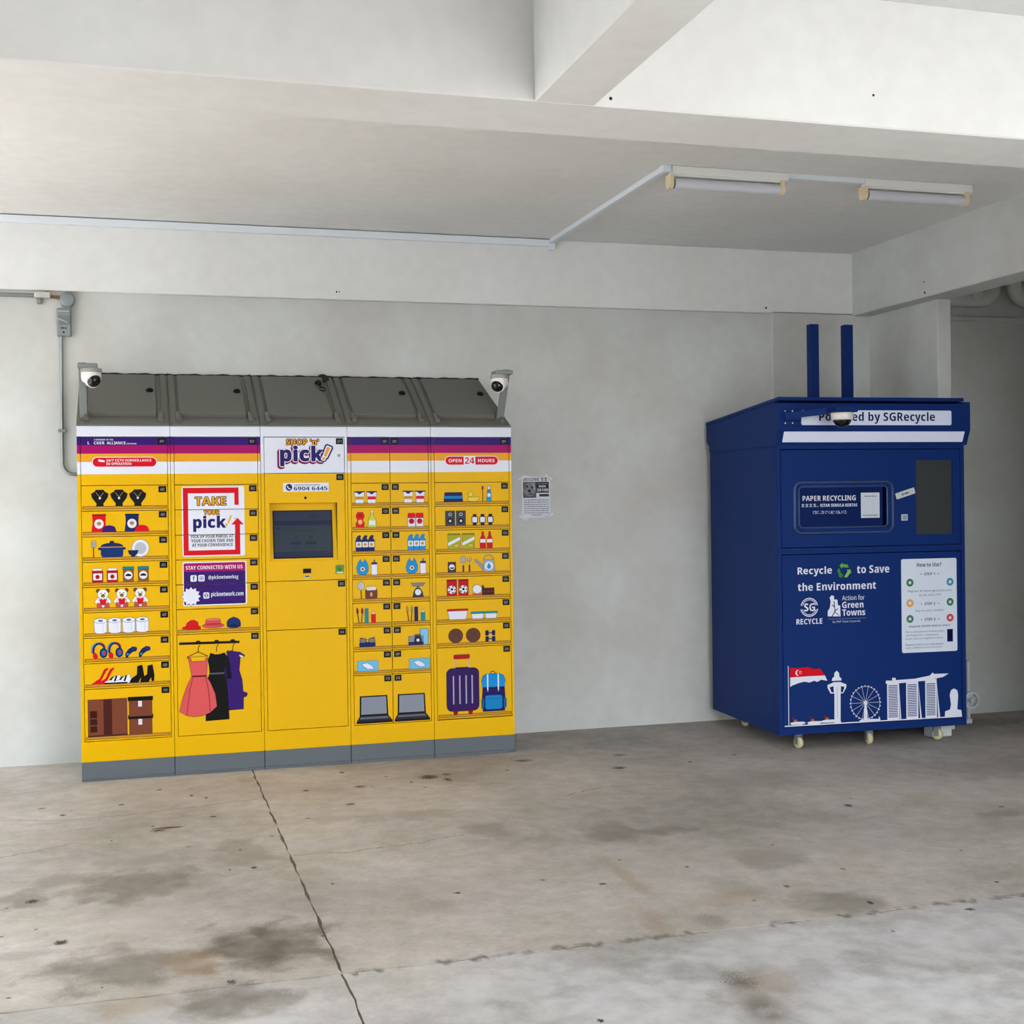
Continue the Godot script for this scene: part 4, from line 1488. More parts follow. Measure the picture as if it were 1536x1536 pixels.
			p.poly([[282, 166], [428, 166], [430, 206], [418, 240], [392, 252], [312, 252], [290, 240], [280, 206]], CYAN)
			p.rrect(302, 22, 410, 112, 14, CYAN.darkened(0.08), 1.2, Color(0.10, 0.12, 0.35))
			p.stroke([[306, 90], [406, 90]], 1.4, Color(0.10, 0.12, 0.35))
			p.rrect(276, 30, 294, 92, 6, CYAN.darkened(0.3))
			p.rrect(420, 30, 438, 92, 6, CYAN.darkened(0.3))
			for x in [318, 386]:
				p.rect(x - 4, 142, x + 4, 250, PAPER)
				p.ell(x, 142, 5, 7, Color(0.5, 0.5, 0.6))


func kiosk(u: Node3D) -> void:
	# 01: the sign
	var d := door_box(u, DOOR_X0, DOOR_X1, 1.790, 2.010, mats.white_coat)
	plate(d, 0.458, 2.004, "01")
	var p := Print.new(self)
	p.at(0.0, 0.0, 1, 1)
	p.text("SHOP 'n'", 0.156, 1.964, 0.352, 1.998, Color(0.30, 0.16, 0.10), true, 4.5)
	p.text("SHOP 'n'", 0.156, 1.964, 0.352, 1.998, GOLD)
	p.text("pick", 0.113, 1.829, 0.375, 1.951, MAGENTA.darkened(0.25), true, 13.0)
	p.text("pick", 0.120, 1.836, 0.378, 1.956, PAPER, true, 8.0)
	p.text("pick", 0.120, 1.836, 0.378, 1.956, NAVY.lerp(PURPLE, 0.6), true, 3.0)
	p.text("pick", 0.120, 1.836, 0.378, 1.956, NAVY.lerp(PURPLE, 0.6))
	var bang := [[0.382, 1.896], [0.404, 1.952], [0.424, 1.944], [0.398, 1.890]]
	p.poly(bang, PAPER, 9.0, PURPLE)
	p.ell(0.380, 1.880, 0.010, 0.010, PAPER, 7.0, PURPLE)
	p.poly(bang, GOLD, 4.0, PAPER)
	p.ell(0.380, 1.880, 0.010, 0.010, GOLD, 3.0, PAPER)
	p.put("sign_print", d, mats.print, 0.0002)
	var s := Solid.new()
	s.lathe([Vector2(0.0, 0.006), Vector2(0.007, 0.006), Vector2(0.009, 0.003), Vector2(0.009, 0.0)], Transform3D(Basis(Vector3.RIGHT, PI / 2), Vector3(0.475, 1.898, 0.0)), 16)
	part("lock", s, mats.zinc, d)
	# 02: the screen panel, with a recess 50 mm deep
	var g := 0.0019
	var hx0 := 0.050
	var hx1 := 0.459
	var hy0 := 1.258
	var hy1 := 1.611
	s = Solid.new()
	s.box(Vector3(DOOR_X0 + g, hy1, -0.04), Vector3(DOOR_X1 - g, 1.790 - g, 0.0), 0.0008)
	s.box(Vector3(DOOR_X0 + g, 1.135 + g, -0.04), Vector3(DOOR_X1 - g, hy0, 0.0), 0.0008)
	s.box(Vector3(DOOR_X0 + g, hy0, -0.04), Vector3(hx0, hy1, 0.0), 0.0004)
	s.box(Vector3(hx1, hy0, -0.04), Vector3(DOOR_X1 - g, hy1, 0.0), 0.0004)
	s.box(Vector3(hx0 - 0.002, hy1 - 0.001, -0.012), Vector3(hx1 + 0.002, hy1 + 0.004, -0.001), 0.0002)
	var panel := part("screen_panel", s, mats.yellow, u)
	# the tray of the recess leans back towards its top
	s = Solid.new()
	s.quad(Vector3(hx0, hy1, -0.044), Vector3(hx1, hy1, -0.044), Vector3(hx1, hy0, -0.006), Vector3(hx0, hy0, -0.006), Vector3.BACK)
	s.quad(Vector3(hx0, hy1, -0.044), Vector3(hx1, hy1, -0.044), Vector3(hx1, hy1, -0.001), Vector3(hx0, hy1, -0.001), Vector3.DOWN)
	s.quad(Vector3(hx0, hy1, -0.044), Vector3(hx0, hy0, -0.006), Vector3(hx0, hy0, -0.001), Vector3(hx0, hy1, -0.001), Vector3.RIGHT)
	s.quad(Vector3(hx1, hy1, -0.044), Vector3(hx1, hy0, -0.006), Vector3(hx1, hy0, -0.001), Vector3(hx1, hy1, -0.001), Vector3.LEFT)
	s.quad(Vector3(hx0, hy0, -0.006), Vector3(hx1, hy0, -0.006), Vector3(hx1, hy0, -0.001), Vector3(hx0, hy0, -0.001), Vector3.UP)
	part("recess", s, mats.yellow, panel)
	var lean := atan2(0.039, hy1 - hy0)
	var holder := Node3D.new()
	holder.name = "touch_screen"
	u.add_child(holder, true)
	holder.transform = Transform3D(Basis(Vector3.RIGHT, -lean), Vector3(0.0705, 1.272, -0.0058))
	part("bezel", solid_box(Vector3(0.0, 0.0, -0.001), Vector3(0.362, 0.294, 0.003), 0.001), mats.black, holder)
	p = Print.new(self)
	p.at(0.007, 0.008, 0.000635, 0.000637)
	p.rect(0, 0, 548, 440, Color(0.23, 0.30, 0.36))
	p.rect(0, 344, 548, 440, Color(0.24, 0.27, 0.40))
	p.rect(0, 304, 548, 348, Color(0.13, 0.17, 0.36))
	p.rect(0, 0, 548, 52, Color(0.15, 0.19, 0.37))
	p.rect(20, 268, 54, 286, Color(0.12, 0.16, 0.36))
	p.lines(56, 110, 270, 8, Color(0.17, 0.22, 0.33), 3)
	p.lines(160, 380, 250, 10, Color(0.15, 0.21, 0.28), 8)
	for x in [150, 296]:
		p.rect(x, 118, x + 104, 146, Color(0.13, 0.17, 0.38) if x == 150 else Color(0.11, 0.18, 0.27))
		p.rect(x + 34, 162, x + 72, 200, Color(0.19, 0.26, 0.32))
		p.lines(x, x + 100, 84, 8, Color(0.18, 0.25, 0.31), 9)
	p.ell(390, 392, 50, 30, Color(0.21, 0.25, 0.33))
	p.put("display", holder, mats.screen, 0.0031)
	plate(panel, 0.458, 1.784, "02")
	s = Solid.new()
	s.box(Vector3(0.133, 1.678, 0.0), Vector3(0.410, 1.732, 0.002), 0.0006)
	part("phone_plate", s, mats.white_coat, panel)
	p = Print.new(self)
	p.at(0, 0, 1, 1)
	p.ell(0.168, 1.705, 0.020, 0.021, NAVY)
	p.stroke([[0.160, 1.714], [0.161, 1.704], [0.168, 1.697], [0.177, 1.696]], 4.0, PAPER)
	p.text("6904 6445", 0.197, 1.685, 0.402, 1.709, NAVY)
	p.text("Customer Service Hotline", 0.198, 1.715, 0.356, 1.724, NAVY)
	p.put("phone_print", panel, mats.print, 0.0021)
	s = Solid.new()
	s.lathe([Vector2(0.0, 0.003), Vector2(0.006, 0.003), Vector2(0.008, 0.0)], Transform3D(Basis(Vector3.RIGHT, PI / 2), Vector3(0.267, 1.640, 0.0)), 16)
	part("lens", s, mats.black, panel)
	s = Solid.new()
	s.box(Vector3(0.246, 1.180, 0.0), Vector3(0.295, 1.208, 0.004), 0.001)
	part("scanner_slot", s, mats.black, panel)
	s = Solid.new()
	s.box(Vector3(0.251, 1.153, 0.0), Vector3(0.290, 1.167, 0.003), 0.001)
	part("usb_port", s, mats.steel, panel)
	p = Print.new(self)
	p.at(0, 0, 1, 1)
	p.rect(0.256, 1.157, 0.284, 1.164, INK)
	p.put("port_print", panel, mats.print, 0.0031)
	p = Print.new(self)
	p.at(0, 0, 1, 1)
	p.rect(0.444, 1.170, 0.498, 1.226, Color(0.36, 0.55, 0.25))
	p.ring(0.470, 1.204, 0.015, 0.014, 3, Color(0.20, 0.36, 0.18), 60, 330)
	p.poly([[0.462, 1.196], [0.478, 1.210], [0.480, 1.198]], Color(0.20, 0.36, 0.18))
	p.rect(0.452, 1.174, 0.492, 1.183, Color(0.74, 0.82, 0.66))
	p.put("green_sticker", panel, mats.print, 0.0002)
	# 03 and 04: plain doors
	d = door_box(u, DOOR_X0, DOOR_X1, 0.838, 1.135, mats.yellow)
	plate(d, 0.458, 1.129, "03")
	d = door_box(u, DOOR_X0, DOOR_X1, 0.231, 0.838, mats.yellow)
	plate(d, 0.458, 0.832, "04")


func security_camera(root: Node3D, at: Vector3, look: float, tilt: float) -> void:
	# a white turret: collar, cup and a dark eye that looks down and outwards
	var s := Solid.new()
	s.lathe([Vector2(0.0, 0.0), Vector2(0.058, 0.0), Vector2(0.060, -0.004), Vector2(0.060, -0.022), Vector2(0.056, -0.024)], Transform3D(Basis.IDENTITY, at), 32)
	part("collar", s, mats.camera_grey, root)
	s = Solid.new()
	s.lathe([Vector2(0.056, -0.022), Vector2(0.056, -0.056), Vector2(0.050, -0.074), Vector2(0.034, -0.084), Vector2(0.0, -0.086)], Transform3D(Basis.IDENTITY, at), 32)
	part("housing", s, mats.camera_white, root)
	var eye := Transform3D(Basis(Vector3.UP, look) * Basis(Vector3.RIGHT, tilt), at + Vector3(0, -0.058, 0))
	s = Solid.new()
	var prof := []
	for i in 9:
		var a := PI * 0.5 * i / 8.0
		prof.append(Vector2(0.041 * sin(a), 0.026 + 0.040 * cos(a)))
	s.lathe(prof, eye, 24)
	part("eye", s, mats.dome, root)
	s = Solid.new()
	s.lathe([Vector2(0.041, 0.034), Vector2(0.047, 0.031), Vector2(0.048, 0.012)], eye, 24)
	part("eye_rim", s, mats.camera_white, root)


func locker_extras() -> void:
	var slope_y := Vector3(0, 0.612, 0.355).normalized()
	for k in 2:
		var right := k == 1
		var x: float = [-0.283, 2.257][k]
		var foot := Vector3(x, 2.13, 0.545)
		var root := thing("security_camera", ["white turret security camera on a grey post, left end of locker roof", "white turret security camera on a grey post, right end of locker roof"][k], "camera", foot, "cameras on the locker roof")
		var up := Basis(Vector3.RIGHT, slope_y, Vector3.RIGHT.cross(slope_y))
		var s := Solid.new()
		s.box(Vector3(-0.021, -0.006, -0.014), Vector3(0.021, 0.345, 0.014), 0.002, Transform3D(up, Vector3.ZERO))
		part("post", s, mats.bracket, root)
		s = Solid.new()
		s.box(Vector3(-0.04, -0.004, -0.03), Vector3(0.04, 0.003, 0.03), 0.001, Transform3D(up, Vector3.ZERO))
		part("foot_plate", s, mats.roof, root)
		var top := slope_y * 0.335
		s = Solid.new()
		var lo: float = -0.024 if not right else -0.085
		s.box(top + Vector3(lo, -0.022, -0.06), top + Vector3(lo + 0.109, 0.004, 0.065), 0.003)
		part("bracket", s, mats.bracket, root)
		security_camera(root, top + Vector3(0.05 if not right else -0.05, -0.022, 0.01), 0.55 if not right else -0.75, 1.95)
	# keys left in the lock of the middle roof hatch, a black cap at its corner
	var hx := UNIT_X + 2.0 * UNIT_W + 0.418
	var foot := Vector3(hx, 2.082, 0.624) + Vector3(0, 0.355, -0.612).normalized() * 0.56 + slope_y * 0.028
	var keys := thing("key_set", "black key with a ring hanging from the middle roof hatch lock", "keys", foot)
	var lie := Vector3(0, 0.355, -0.612).normalized()
	var s := Solid.new()
	s.prism(PackedVector2Array([Vector2(-0.012, 0.0), Vector2(-0.019, -0.022), Vector2(-0.016, -0.050), Vector2(0.0, -0.072), Vector2(0.016, -0.050), Vector2(0.019, -0.022), Vector2(0.012, 0.0), Vector2(0.0, 0.014)]), slope_y * 0.012, Vector3.RIGHT, lie, 0.006)
	part("key_head", s, mats.black, keys)
	s = Solid.new()
	var loop := []
	for i in 17:
		var a := TAU * i / 16.0
		loop.append(Vector3(0.014 + cos(a) * 0.017, 0, 0) + lie * (-0.118 + sin(a) * 0.024) + slope_y * 0.010)
	s.tube(loop, 0.0035, 8)
	part("key_ring", s, mats.black, keys)
	s = Solid.new()
	s.tube([lie * -0.066 + slope_y * 0.014, Vector3(0.008, 0, 0) + lie * -0.098 + slope_y * 0.010], 0.0035, 8)
	part("key_link", s, mats.black, keys)
	var cap := thing("black_cap", "small black rubber cap on the ridge of the middle locker roof", "cap", Vector3(hx + 0.045, 2.428, 0.045))
	s = Solid.new()
	var prof := []
	for i in 9:
		var a := PI * 0.5 * i / 8.0
		prof.append(Vector2(0.044 * sin(a), -0.012 + 0.042 * cos(a)))
	s.lathe(prof, Transform3D(Basis(Vector3.RIGHT, 0.5), Vector3(0, -0.005, 0)), 20)
	part("cap_shell", s, mats.rubber, cap)
	s = Solid.new()
	s.box(Vector3(-0.045, -0.008, -0.008), Vector3(0.0, 0.004, 0.012), 0.003)
	part("cap_tab", s, mats.rubber, cap)


# ---------------------------------------------------------------- paper recycling machine
func recycling_machine() -> void:
	var m := thing("recycling_machine", "large dark blue paper recycling machine on castors in the corner", "machine", Vector3(3.881, 0.0, 1.195))
	m.rotation.y = deg_to_rad(-3.0)
	var W := 1.325
	# cabinet with a front frame around two doors
	part("cabinet", solid_box(Vector3(0.0, 0.10, -1.10), Vector3(W, 1.96, -0.10), 0.0), mats.blue, m)
	var s := Solid.new()
	s.box(Vector3(0.0, 0.10, -0.1), Vector3(0.0265, 1.935, 0.0), 0.0006)
	s.box(Vector3(1.298, 0.10, -0.102), Vector3(W, 1.935, 0.0), 0.002)
	s.box(Vector3(0.025, 0.10, -0.102), Vector3(1.30, 0.148, 0.0), 0.002)
	s.box(Vector3(0.025, 1.243, -0.102), Vector3(1.30, 1.282, 0.0), 0.002)
	s.box(Vector3(0.025, 1.908, -0.102), Vector3(1.30, 1.935, 0.0), 0.002)
	part("front_frame", s, mats.blue, m)
	# upper door, with openings for the paper hatch and the dark window
	s = Solid.new()
	var y0 := 1.2865
	var y1 := 1.9035
	var x0 := 0.031
	var x1 := 1.2935
	var zf := -0.003
	for q in [[x0, y0, x1, 1.352], [x0, 1.834, x1, y1], [1.239, 1.352, x1, 1.834], [x0, 1.352, 0.148, 1.834], [0.774, 1.352, 0.975, 1.834], [0.148, 1.352, 0.774, 1.406], [0.148, 1.674, 0.774, 1.834]]:
		s.box(Vector3(q[0], q[1], -0.098), Vector3(q[2], q[3], zf), 0.0)
	var upper := part("upper_door", s, mats.blue, m)
	part("dark_window", solid_box(Vector3(0.974, 1.351, -0.019), Vector3(1.240, 1.835, -0.012), 0.0005), mats.window, upper)
	# rounded hatch: raised rim, a second rim inside, a pocket that deepens to the right
	hatch_rim(upper, 0.111, 1.366, 0.817, 1.707, 0.055, 0.020, 0.012)
	hatch_rim(upper, 0.146, 1.404, 0.776, 1.676, 0.030, 0.012, 0.004)
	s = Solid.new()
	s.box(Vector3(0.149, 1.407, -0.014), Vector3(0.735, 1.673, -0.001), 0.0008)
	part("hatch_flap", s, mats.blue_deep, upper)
	var p := Print.new(self)
	p.at(0, 0, 1, 1)
	p.text("PAPER RECYCLING", 0.176, 1.580, 0.545, 1.612, PAPER)
	for k in 4:   # four square characters, too small to read
		var x := 0.168 + k * 0.027
		p.stroke([[x, 1.558], [x + 0.02, 1.558]], 2.6, Color(0.72, 0.76, 0.85))
		p.stroke([[x + 0.01, 1.562], [x + 0.01, 1.542]], 2.6, Color(0.72, 0.76, 0.85))
		p.stroke([[x + 0.002, 1.549], [x + 0.018, 1.549]], 2.2, Color(0.72, 0.76, 0.85))
		p.stroke([[x, 1.543], [x + 0.02, 1.543]], 2.2, Color(0.72, 0.76, 0.85))
	p.ell(0.279, 1.544, 0.003, 0.003, PAPER)
	p.text("KITAR SEMULA KERTAS", 0.298, 1.541, 0.555, 1.560, Color(0.80, 0.84, 0.92))
	for k in 9:   # a line in rounded script
		var x := 0.255 + k * 0.025 + (0.008 if k > 2 else 0.0)
		p.ring(x, 1.506, 0.0095, 0.009, 2.4, Color(0.72, 0.76, 0.85), [0, 40, 200, 0, 90, 20, 0, 150, 30][k], [300, 330, 470, 280, 400, 300, 360, 430, 300][k])
		if k % 2 == 0:
			p.stroke([[x + 0.011, 1.516], [x + 0.013, 1.495]], 2.2, Color(0.72, 0.76, 0.85))
	p.put("hatch_print", upper, mats.print, -0.0009)
	s = Solid.new()
	s.box(Vector3(0.581, 1.466, -0.001), Vector3(0.712, 1.628, 0.0006), 0.0002)
	part("paper_label", s, paint(Color(0.74, 0.76, 0.80), 0.6), upper)
	p = Print.new(self)
	p.at(0, 0, 1, 1)
	p.lines(0.606, 0.690, 1.602, 0.008, Color(0.40, 0.42, 0.48), 41)
	p.put("label_print", upper, mats.paper, 0.0007)
	p = Print.new(self)
	p.at(0, 0, 1, 1)
	p.lines(0.594, 0.700, 1.480, 0.008, Color(0.40, 0.42, 0.48), 42)
	p.put("label_print", upper, mats.paper, 0.0007)
	s = Solid.new()
	s.box(Vector3(-0.070, -0.020, 0.0), Vector3(0.070, 0.020, 0.004), 0.001, Transform3D(Basis(Vector3.BACK, 0.285), Vector3(0.897, 1.620, zf)))
	part("tilted_tag", s, paint(Color(0.72, 0.74, 0.74), 0.5), upper)
	p = Print.new(self)
	p.at(0, 0, 1, 1)
	p.poly([[0.872, 1.606], [0.886, 1.610], [0.884, 1.622], [0.868, 1.617]], Color(0.34, 0.36, 0.40))
	p.poly([[0.892, 1.612], [0.922, 1.621], [0.918, 1.632], [0.889, 1.623]], Color(0.34, 0.36, 0.40))
	p.put("tag_print", upper, mats.paper, 0.0012)
	s = Solid.new()
	s.box(Vector3(0.866, 1.444, zf), Vector3(0.911, 1.486, 0.004), 0.003)
	var sensor := part("sensor_plate", s, paint(Color(0.66, 0.70, 0.76), 0.35), upper)
	part("sensor_key", solid_box(Vector3(0.876, 1.453, 0.003), Vector3(0.901, 1.477, 0.0055), 0.001), paint(Color(0.52, 0.56, 0.63), 0.35), sensor)
	# lower door with its prints
	var lower := part("lower_door", solid_box(Vector3(0.031, 0.1525, -0.098), Vector3(1.2935, 1.2385, zf), 0.0015), mats.blue, m)
	slogans(lower, zf + 0.0002)
	skyline(lower, zf + 0.0002)
	s = Solid.new()
	var board := PackedVector2Array()
	for q in [[1.262, 1.195, 0.0], [0.862, 1.195, 90.0], [0.862, 0.588, 180.0], [1.262, 0.588, 270.0]]:
		var r := 0.012
		var cx: float = q[0] - r if q[0] > 1.0 else q[0] + r
		var cy: float = q[1] - r if q[1] > 1.0 else q[1] + r
		for i in 5:
			var a := deg_to_rad(q[2] + 22.5 * i)
			board.append(Vector2(cx + cos(a) * r, cy + sin(a) * r))
	s.prism(board, Vector3(0, 0, zf), Vector3.RIGHT, Vector3.UP, 0.002)
	var how := part("instruction_board", s, paint(Color(0.80, 0.83, 0.88), 0.4), lower)
	instructions(how, zf + 0.0022)
	# header: overhangs at front and back, roof falls towards the back
	s = Solid.new()
	var prof := PackedVector2Array([Vector2(0.045, 2.196), Vector2(0.045, 2.030), Vector2(0.002, 1.932), Vector2(-1.10, 1.932), Vector2(-1.10, 1.972), Vector2(-1.148, 2.008), Vector2(-1.148, 2.122), Vector2(-0.03, 2.205)])
	s.prism(prof, Vector3(-0.006, 0, 0), Vector3.BACK, Vector3.UP, -(W + 0.024))
	var head := part("header", s, mats.blue, m)
	s = Solid.new()
	var slant := Transform3D(Basis(Vector3.RIGHT, Vector3(0, 0.083, 1.15).normalized().cross(Vector3.RIGHT), Vector3(0, 0.083, 1.15).normalized()), Vector3(0.0, 2.210, 0.03))
	s.box(Vector3(-0.012, 0.0, -1.18), Vector3(1.29, 0.022, 0.03), 0.003, slant)
	part("roof_sheet", s, mats.blue, m)
	s = Solid.new()
	s.box(Vector3(1.288, 2.184, -0.4), Vector3(1.343, 2.208, 0.047), 0.002)
	part("roof_edge", s, mats.blue, m)
	# slanted white diffuser under the header
	var d := Vector3(0, 2.030 - 1.932, 0.043).normalized()
	var tilt := Transform3D(Basis(Vector3.RIGHT, d, Vector3.RIGHT.cross(d)), Vector3(0, 1.932, 0.002))
	s = Solid.new()
	s.box(Vector3(0.035, 0.022, -0.002), Vector3(1.305, 0.094, 0.003), 0.001, tilt)
	part("light_strip", s, mats.strip, head)
	s = Solid.new()
	var sign := PackedVector2Array()
	for q in [[1.205, 2.152, 0.0], [0.150, 2.152, 90.0], [0.150, 2.058, 180.0], [1.205, 2.058, 270.0]]:
		var r := 0.010
		var cx: float = q[0] - r if q[0] > 0.6 else q[0] + r
		var cy: float = q[1] - r if q[1] > 2.1 else q[1] + r
		for i in 5:
			var a := deg_to_rad(q[2] + 22.5 * i)
			sign.append(Vector2(cx + cos(a) * r, cy + sin(a) * r))
	s.prism(sign, Vector3(0, 0, 0.045), Vector3.RIGHT, Vector3.UP, 0.003)
	part("sign_panel", s, paint(Color(0.82, 0.85, 0.93), 0.2), head)
	p = Print.new(self)
	p.at(0, 0, 1, 1)
	p.text("Powered by SGRecycle", 0.272, 2.066, 1.086, 2.142, Color(0.10, 0.09, 0.28))
	p.put("sign_print", head, mats.print, 0.0482)
	# two square posts standing on the roof
	for x in [0.540, 0.797]:
		s = Solid.new()
		s.box(Vector3(x, 2.10, -0.66), Vector3(x + 0.064, 2.79, -0.60), 0.003)
		part("roof_post", s, mats.blue, m)
	# castors
	var spots := [[0.165, -0.075, 0.25], [0.66, -0.075, -0.05], [1.155, -0.075, 0.6], [0.17, -0.92, 0.3], [1.155, -0.92, 0.1]]
	for q in spots:
		castor(m, q[0], q[1], q[2])
	# camera on an arm bolted to the header
	var c := thing("security_camera", "white dome camera on a blue arm in front of the machine sign", "camera", m.transform * Vector3(0.0, 2.10, 0.047))
	c.rotation.y = m.rotation.y
	part("wall_plate", solid_box(Vector3(0.018, -0.045, 0.0), Vector3(0.138, 0.062, 0.006), 0.001), mats.blue, c)
	for q in [[0.036, 0.046], [0.086, 0.046], [0.036, -0.030], [0.086, -0.030]]:
		s = Solid.new()
		s.lathe([Vector2(0.0, 0.004), Vector2(0.005, 0.004), Vector2(0.006, 0.0)], Transform3D(Basis(Vector3.RIGHT, PI / 2), Vector3(q[0], q[1], 0.006)), 12)
		part("bolt", s, mats.chrome, c)
	s = Solid.new()
	s.box(Vector3(0.02, -0.014, 0.003), Vector3(0.12, 0.036, 0.052), 0.002)
	var reach := Vector3(0.235, 0.026, 0.13)
	var along := Basis(reach.normalized(), Vector3.UP, reach.normalized().cross(Vector3.UP)).orthonormalized()
	s.box(Vector3(0.0, -0.020, -0.022), Vector3(reach.length() + 0.02, 0.020, 0.022), 0.002, Transform3D(along, Vector3(0.06, 0.016, 0.03)))
	s.box(Vector3(0.245, 0.022, 0.13), Vector3(0.390, 0.058, 0.285), 0.003)
	part("arm", s, mats.blue, c)
	s = Solid.new()
	s.lathe([Vector2(0.0, 0.0), Vector2(0.066, 0.0), Vector2(0.070, -0.004), Vector2(0.066, -0.042), Vector2(0.060, -0.046)], Transform3D(Basis.IDENTITY, Vector3(0.318, 0.022, 0.215)), 32)
	part("housing", s, mats.camera_white, c)
	s = Solid.new()
	var dome := []
	for i in 9:
		var a := PI * 0.5 * i / 8.0
		dome.append(Vector2(0.056 * cos(a), -0.044 - 0.046 * sin(a)))
	s.lathe(dome, Transform3D(Basis.IDENTITY, Vector3(0.318, 0.022, 0.215)), 28)
	part("dome", s, mats.dome, c)
	# a white wheeled frame leaning behind the machine's right side, and the white block it stands on
	var t := thing("hand_trolley", "white wheeled frame just showing behind the machine's right side", "trolley", Vector3(5.596, 0.0, 0.72))
	part("upright", solid_box(Vector3(-0.006, 0.03, -0.02), Vector3(0.016, 0.44, 0.02), 0.004), mats.white_metal, t)
	s = Solid.new()
	var across := Transform3D(Basis(Vector3.RIGHT, PI / 2), Vector3(0.010, 0.165, 0.036))
	s.lathe([Vector2(0.058, -0.012), Vector2(0.062, -0.010), Vector2(0.062, 0.010), Vector2(0.058, 0.012), Vector2(0.044, 0.012), Vector2(0.044, -0.012), Vector2(0.058, -0.012)], across, 28)
	s.lathe([Vector2(0.0, 0.014), Vector2(0.016, 0.014), Vector2(0.016, -0.014)], across, 18)
	for k in 3:
		var a := TAU * k / 3.0 + 0.4
		s.tube([across.origin, across.origin + Vector3(cos(a), sin(a), 0) * 0.05], 0.006, 8)
	part("wheel", s, mats.white_metal, t)
	part("foot_bar", solid_box(Vector3(-0.12, 0.0, -0.03), Vector3(0.024, 0.035, 0.03), 0.004), mats.white_metal, t)
	var blk := thing("power_block", "small white block on the floor under the machine's right corner", "box", Vector3(5.035, 0.0, 1.07))
	part("block", solid_box(Vector3(0.0, 0.0, -0.04), Vector3(0.165, 0.078, 0.04), 0.006), mats.white_metal, blk)


func hatch_rim(parent: Node3D, x0: float, y0: float, x1: float, y1: float, r: float, width: float, height: float) -> void:
	# a half-round bead along a rounded rectangle
	var pts := []
	for q in [[x1 - r, y1 - r, 0.0], [x0 + r, y1 - r, 90.0], [x0 + r, y0 + r, 180.0], [x1 - r, y0 + r, 270.0]]:
		for i in 7:
			var a := deg_to_rad(q[2] + 15.0 * i)
			pts.append(Vector3(q[0] + cos(a) * r, q[1] + sin(a) * r, 0.0))
	var s := Solid.new()
	var section := [[0.0, -0.003], [0.15, 0.7], [0.35, 1.0], [0.65, 1.0], [0.85, 0.7], [1.0, -0.003]]
	var mid := Vector3((x0 + x1) * 0.5, (y0 + y1) * 0.5, 0)
	for i in pts.size():
		var i2 := (i + 1) % pts.size()
		for k in section.size() - 1:
			var q := []
			for e in [[i, k], [i2, k], [i2, k + 1], [i, k + 1]]:
				var b: Vector3 = pts[e[0]]
				var before: Vector3 = pts[(e[0] - 1 + pts.size()) % pts.size()]
				var after: Vector3 = pts[(e[0] + 1) % pts.size()]
				var inward := Vector3.BACK.cross(after - before).normalized()
				q.append(b + inward * (width * section[e[1]][0]) + Vector3(0, 0, -0.003 + height * maxf(0.0, section[e[1]][1])))
			s.quad(q[0], q[1], q[2], q[3], Vector3(0, 0, 1) + (((q[0] as Vector3) - mid).normalized() * (0.5 - k * 0.25)))
	part("hatch_rim", s, mats.rim, parent)


func castor(m: Node3D, x: float, z: float, turn: float) -> void:
	var t := Transform3D(Basis(Vector3.UP, turn), Vector3(x, 0, z))
	var s := Solid.new()
	s.box(Vector3(-0.035, 0.094, -0.035), Vector3(0.035, 0.101, 0.035), 0.001, t)
	s.lathe([Vector2(0.022, 0.096), Vector2(0.026, 0.084), Vector2(0.020, 0.078), Vector2(0.0, 0.078)], t, 18)
	for e in [-1.0, 1.0]:
		s.box(Vector3(e * 0.019 - 0.0025, 0.026, -0.016), Vector3(e * 0.019 + 0.0025, 0.082, 0.016), 0.001, t)
	s.box(Vector3(-0.021, 0.074, -0.018), Vector3(0.021, 0.080, 0.018), 0.001, t)
	var fork := part("castor", s, mats.zinc, m)
	s = Solid.new()
	s.lathe([Vector2(0.010, 0.016), Vector2(0.030, 0.015), Vector2(0.036, 0.010), Vector2(0.036, -0.010), Vector2(0.030, -0.015), Vector2(0.010, -0.016)], t * Transform3D(Basis(Vector3.BACK, PI / 2), Vector3(0, 0.036, 0)), 24)
	part("wheel", s, mats.castor_wheel, fork)


